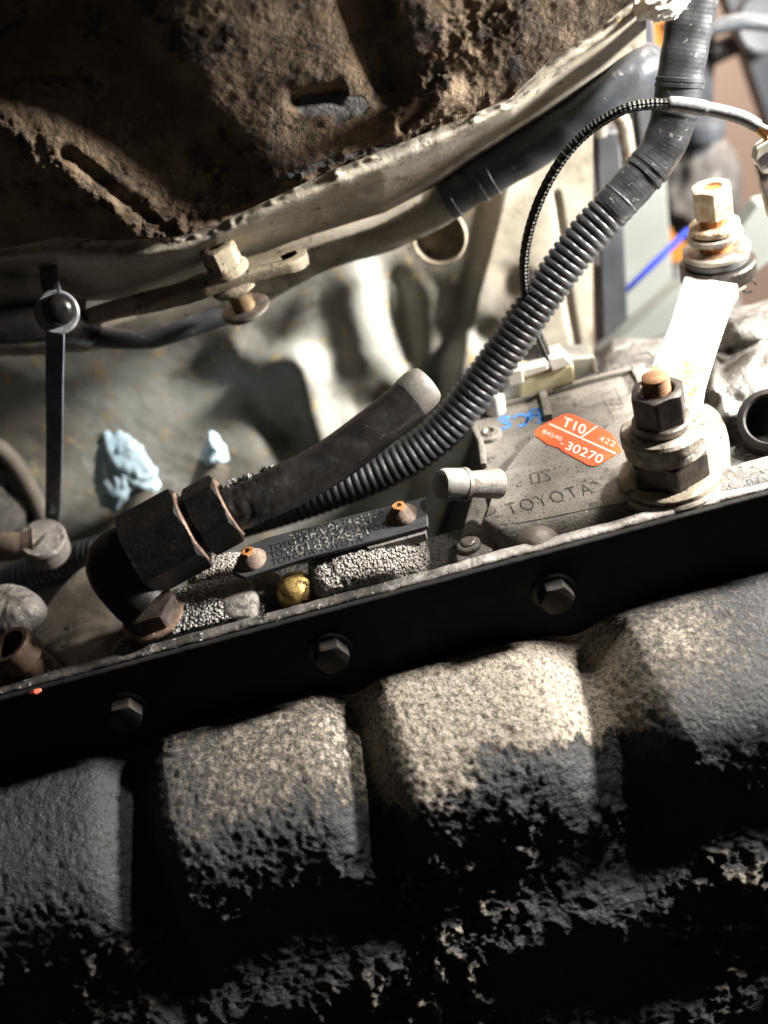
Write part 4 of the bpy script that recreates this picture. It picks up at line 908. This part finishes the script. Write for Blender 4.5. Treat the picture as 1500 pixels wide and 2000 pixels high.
# ================================================================== RIGHT-HAND BACKGROUND
def slab(name, pts, Y, dep, m, label, cat, bev=.8):
    return tag(obj(name, prism(np.array([aty(x, y, Y) for x, y in pts]), (0, dep, 0)), m, smooth=30, bevel=bev), label, cat)
slab('black_post', [(1166, 262), (1212, 255), (1228, 640), (1178, 705), (1172, 500)], 158, 12, strut_m, 'dark vertical post behind the conduit beside the beige wall', 'post')
slab('metal_sheet', [(1208, 220), (1290, 150), (1300, 330), (1318, 600), (1200, 690), (1212, 400)], 205, 6, greyp_m, 'pale grey green metal sheet between the dark post and orange strip', 'sheet')
slab('upper_post', [(1225, 30), (1275, 20), (1290, 200), (1300, 330), (1255, 330)], 200, 10, strut_m, 'grey black post rising behind the black tube end', 'post')
slab('orange_strip', [(1272, 40), (1330, 40), (1345, 640), (1290, 640)], 330, 10, orangep_m, 'orange plastic strip behind the taped loom', 'strip')
slab('grey_beam', [(1150, 712), (1330, 560), (1410, 500), (1480, 400), (1560, 380), (1560, 470), (1440, 560), (1330, 650), (1200, 730)], 150, 8, greyp_m, 'sloping grey green beam behind the lever', 'beam')
slab('dark_column', [(1358, -40), (1402, -40), (1395, 180), (1392, 330), (1350, 330), (1355, 150)], 260, 14, strut_m, 'dark column between the loom and the garage wall', 'column')
slab('suspension_link', [(1395, -60), (1520, -60), (1520, 60), (1545, 240), (1520, 300), (1480, 180), (1440, 60)], 300, 14, strut_m, 'dark diagonal suspension link in front of the garage wall', 'link')
q = smoothpath([aty(*p) for p in ((1345, 72, 230), (1400, 52, 228), (1460, 42, 226), (1550, 52, 224))], 40)
tag(obj('grey_hose', sweep(q, 3.2, 18), tubebk_m), 'thin grey hose crossing in front of the dark suspension link', 'hose')
q = smoothpath([aty(*p) for p in ((1380, 112, 300), (1420, 92, 298), (1470, 72, 290), (1550, 60, 285))], 40)
tag(obj('black_hose', sweep(q, 5.2, 18), hose_m), 'thick black hose crossing in front of the garage wall', 'hose')
tag(obj('hub_disc', lathe([(13, -5), (14, -3), (14, 2), (12.5, 3), (11.5, 1), (8, .5), (.1, .5)], aty(1500, 40, 250), (-.1, -.9, .2), 44), strut_m), 'round dark disc on the diagonal suspension link', 'disc')
kn = obj('dark_knuckle', blob(aty(1365, 370, 270), (20, 14, 26), 60, 40, lambda V: 5 * fbm(V, 13, 3) + 1.5 * fbm(V, 4, 2)), bgdark_m, smooth=180); tag(kn, 'dark greasy knuckle behind the pivot nut', 'knuckle')
tag(obj('hose_clamp', lathe([(10, -4), (10.4, -3), (10.4, 3), (10, 4)], aty(1370, 250, 262), (.05, 0, 1), 36), tubebk_m), 'ribbed clamp band above the dark knuckle', 'clamp')
tag(obj('lower_block', blob(aty(1330, 640, 230), (30, 18, 34), 50, 36, lambda V: 6 * fbm(V, 15, 3)), bgdark_m, smooth=180), 'dark block under the blue straw behind the grey beam', 'block')
q = smoothpath([aty(*p) for p in ((1215, 575, 178), (1280, 512, 182), (1345, 448, 186))], 30)
tag(obj('blue_straw', sweep(q, 1.25, 14), straw_m), 'thin bright blue straw pointing past the grey panel', 'straw')
c = aty(1293, 2, 84)
tag(obj('paper_wad', blob(c, (7.0, 5, 5.0), 50, 34, lambda V: 2.4 * fbm(V, 3.0, 4, .65) + 1.0 * np.abs(fbm(V, 1.2, 2))), paper_m, smooth=60), 'brightly lit crumpled white wad at the top of the loom', 'paper')

c = aty(1196, 262, 150); tq = np.linspace(0, math.pi * .9, 20)
hk = np.stack([c[0] + 4.5 * np.cos(tq + .2), np.full(20, c[1]), c[2] + 7 * np.sin(tq + .2)], 1)
hk = np.vstack([hk[:1] + [[.6, 0, -16]], hk[:1] + [[.4, 0, -8]], hk])
tag(obj('steel_hook', sweep(smoothpath(hk, 60), 2.6, 16), zinc_m), 'shiny bent steel hook in front of the dark post', 'hook')
tag(obj('gap_shade_strip', prism(np.array([aty(x, y, 148) for x, y in ((1140, 262), (1154, 250), (1168, 430), (1172, 520), (1160, 520))]), (0, 4, 0)), bgdark_m, smooth=30, bevel=.4), 'thin black strip put in for the shaded gap beside the beige tunnel wall', 'strip')  # dark strip put where only a shaded gap shows
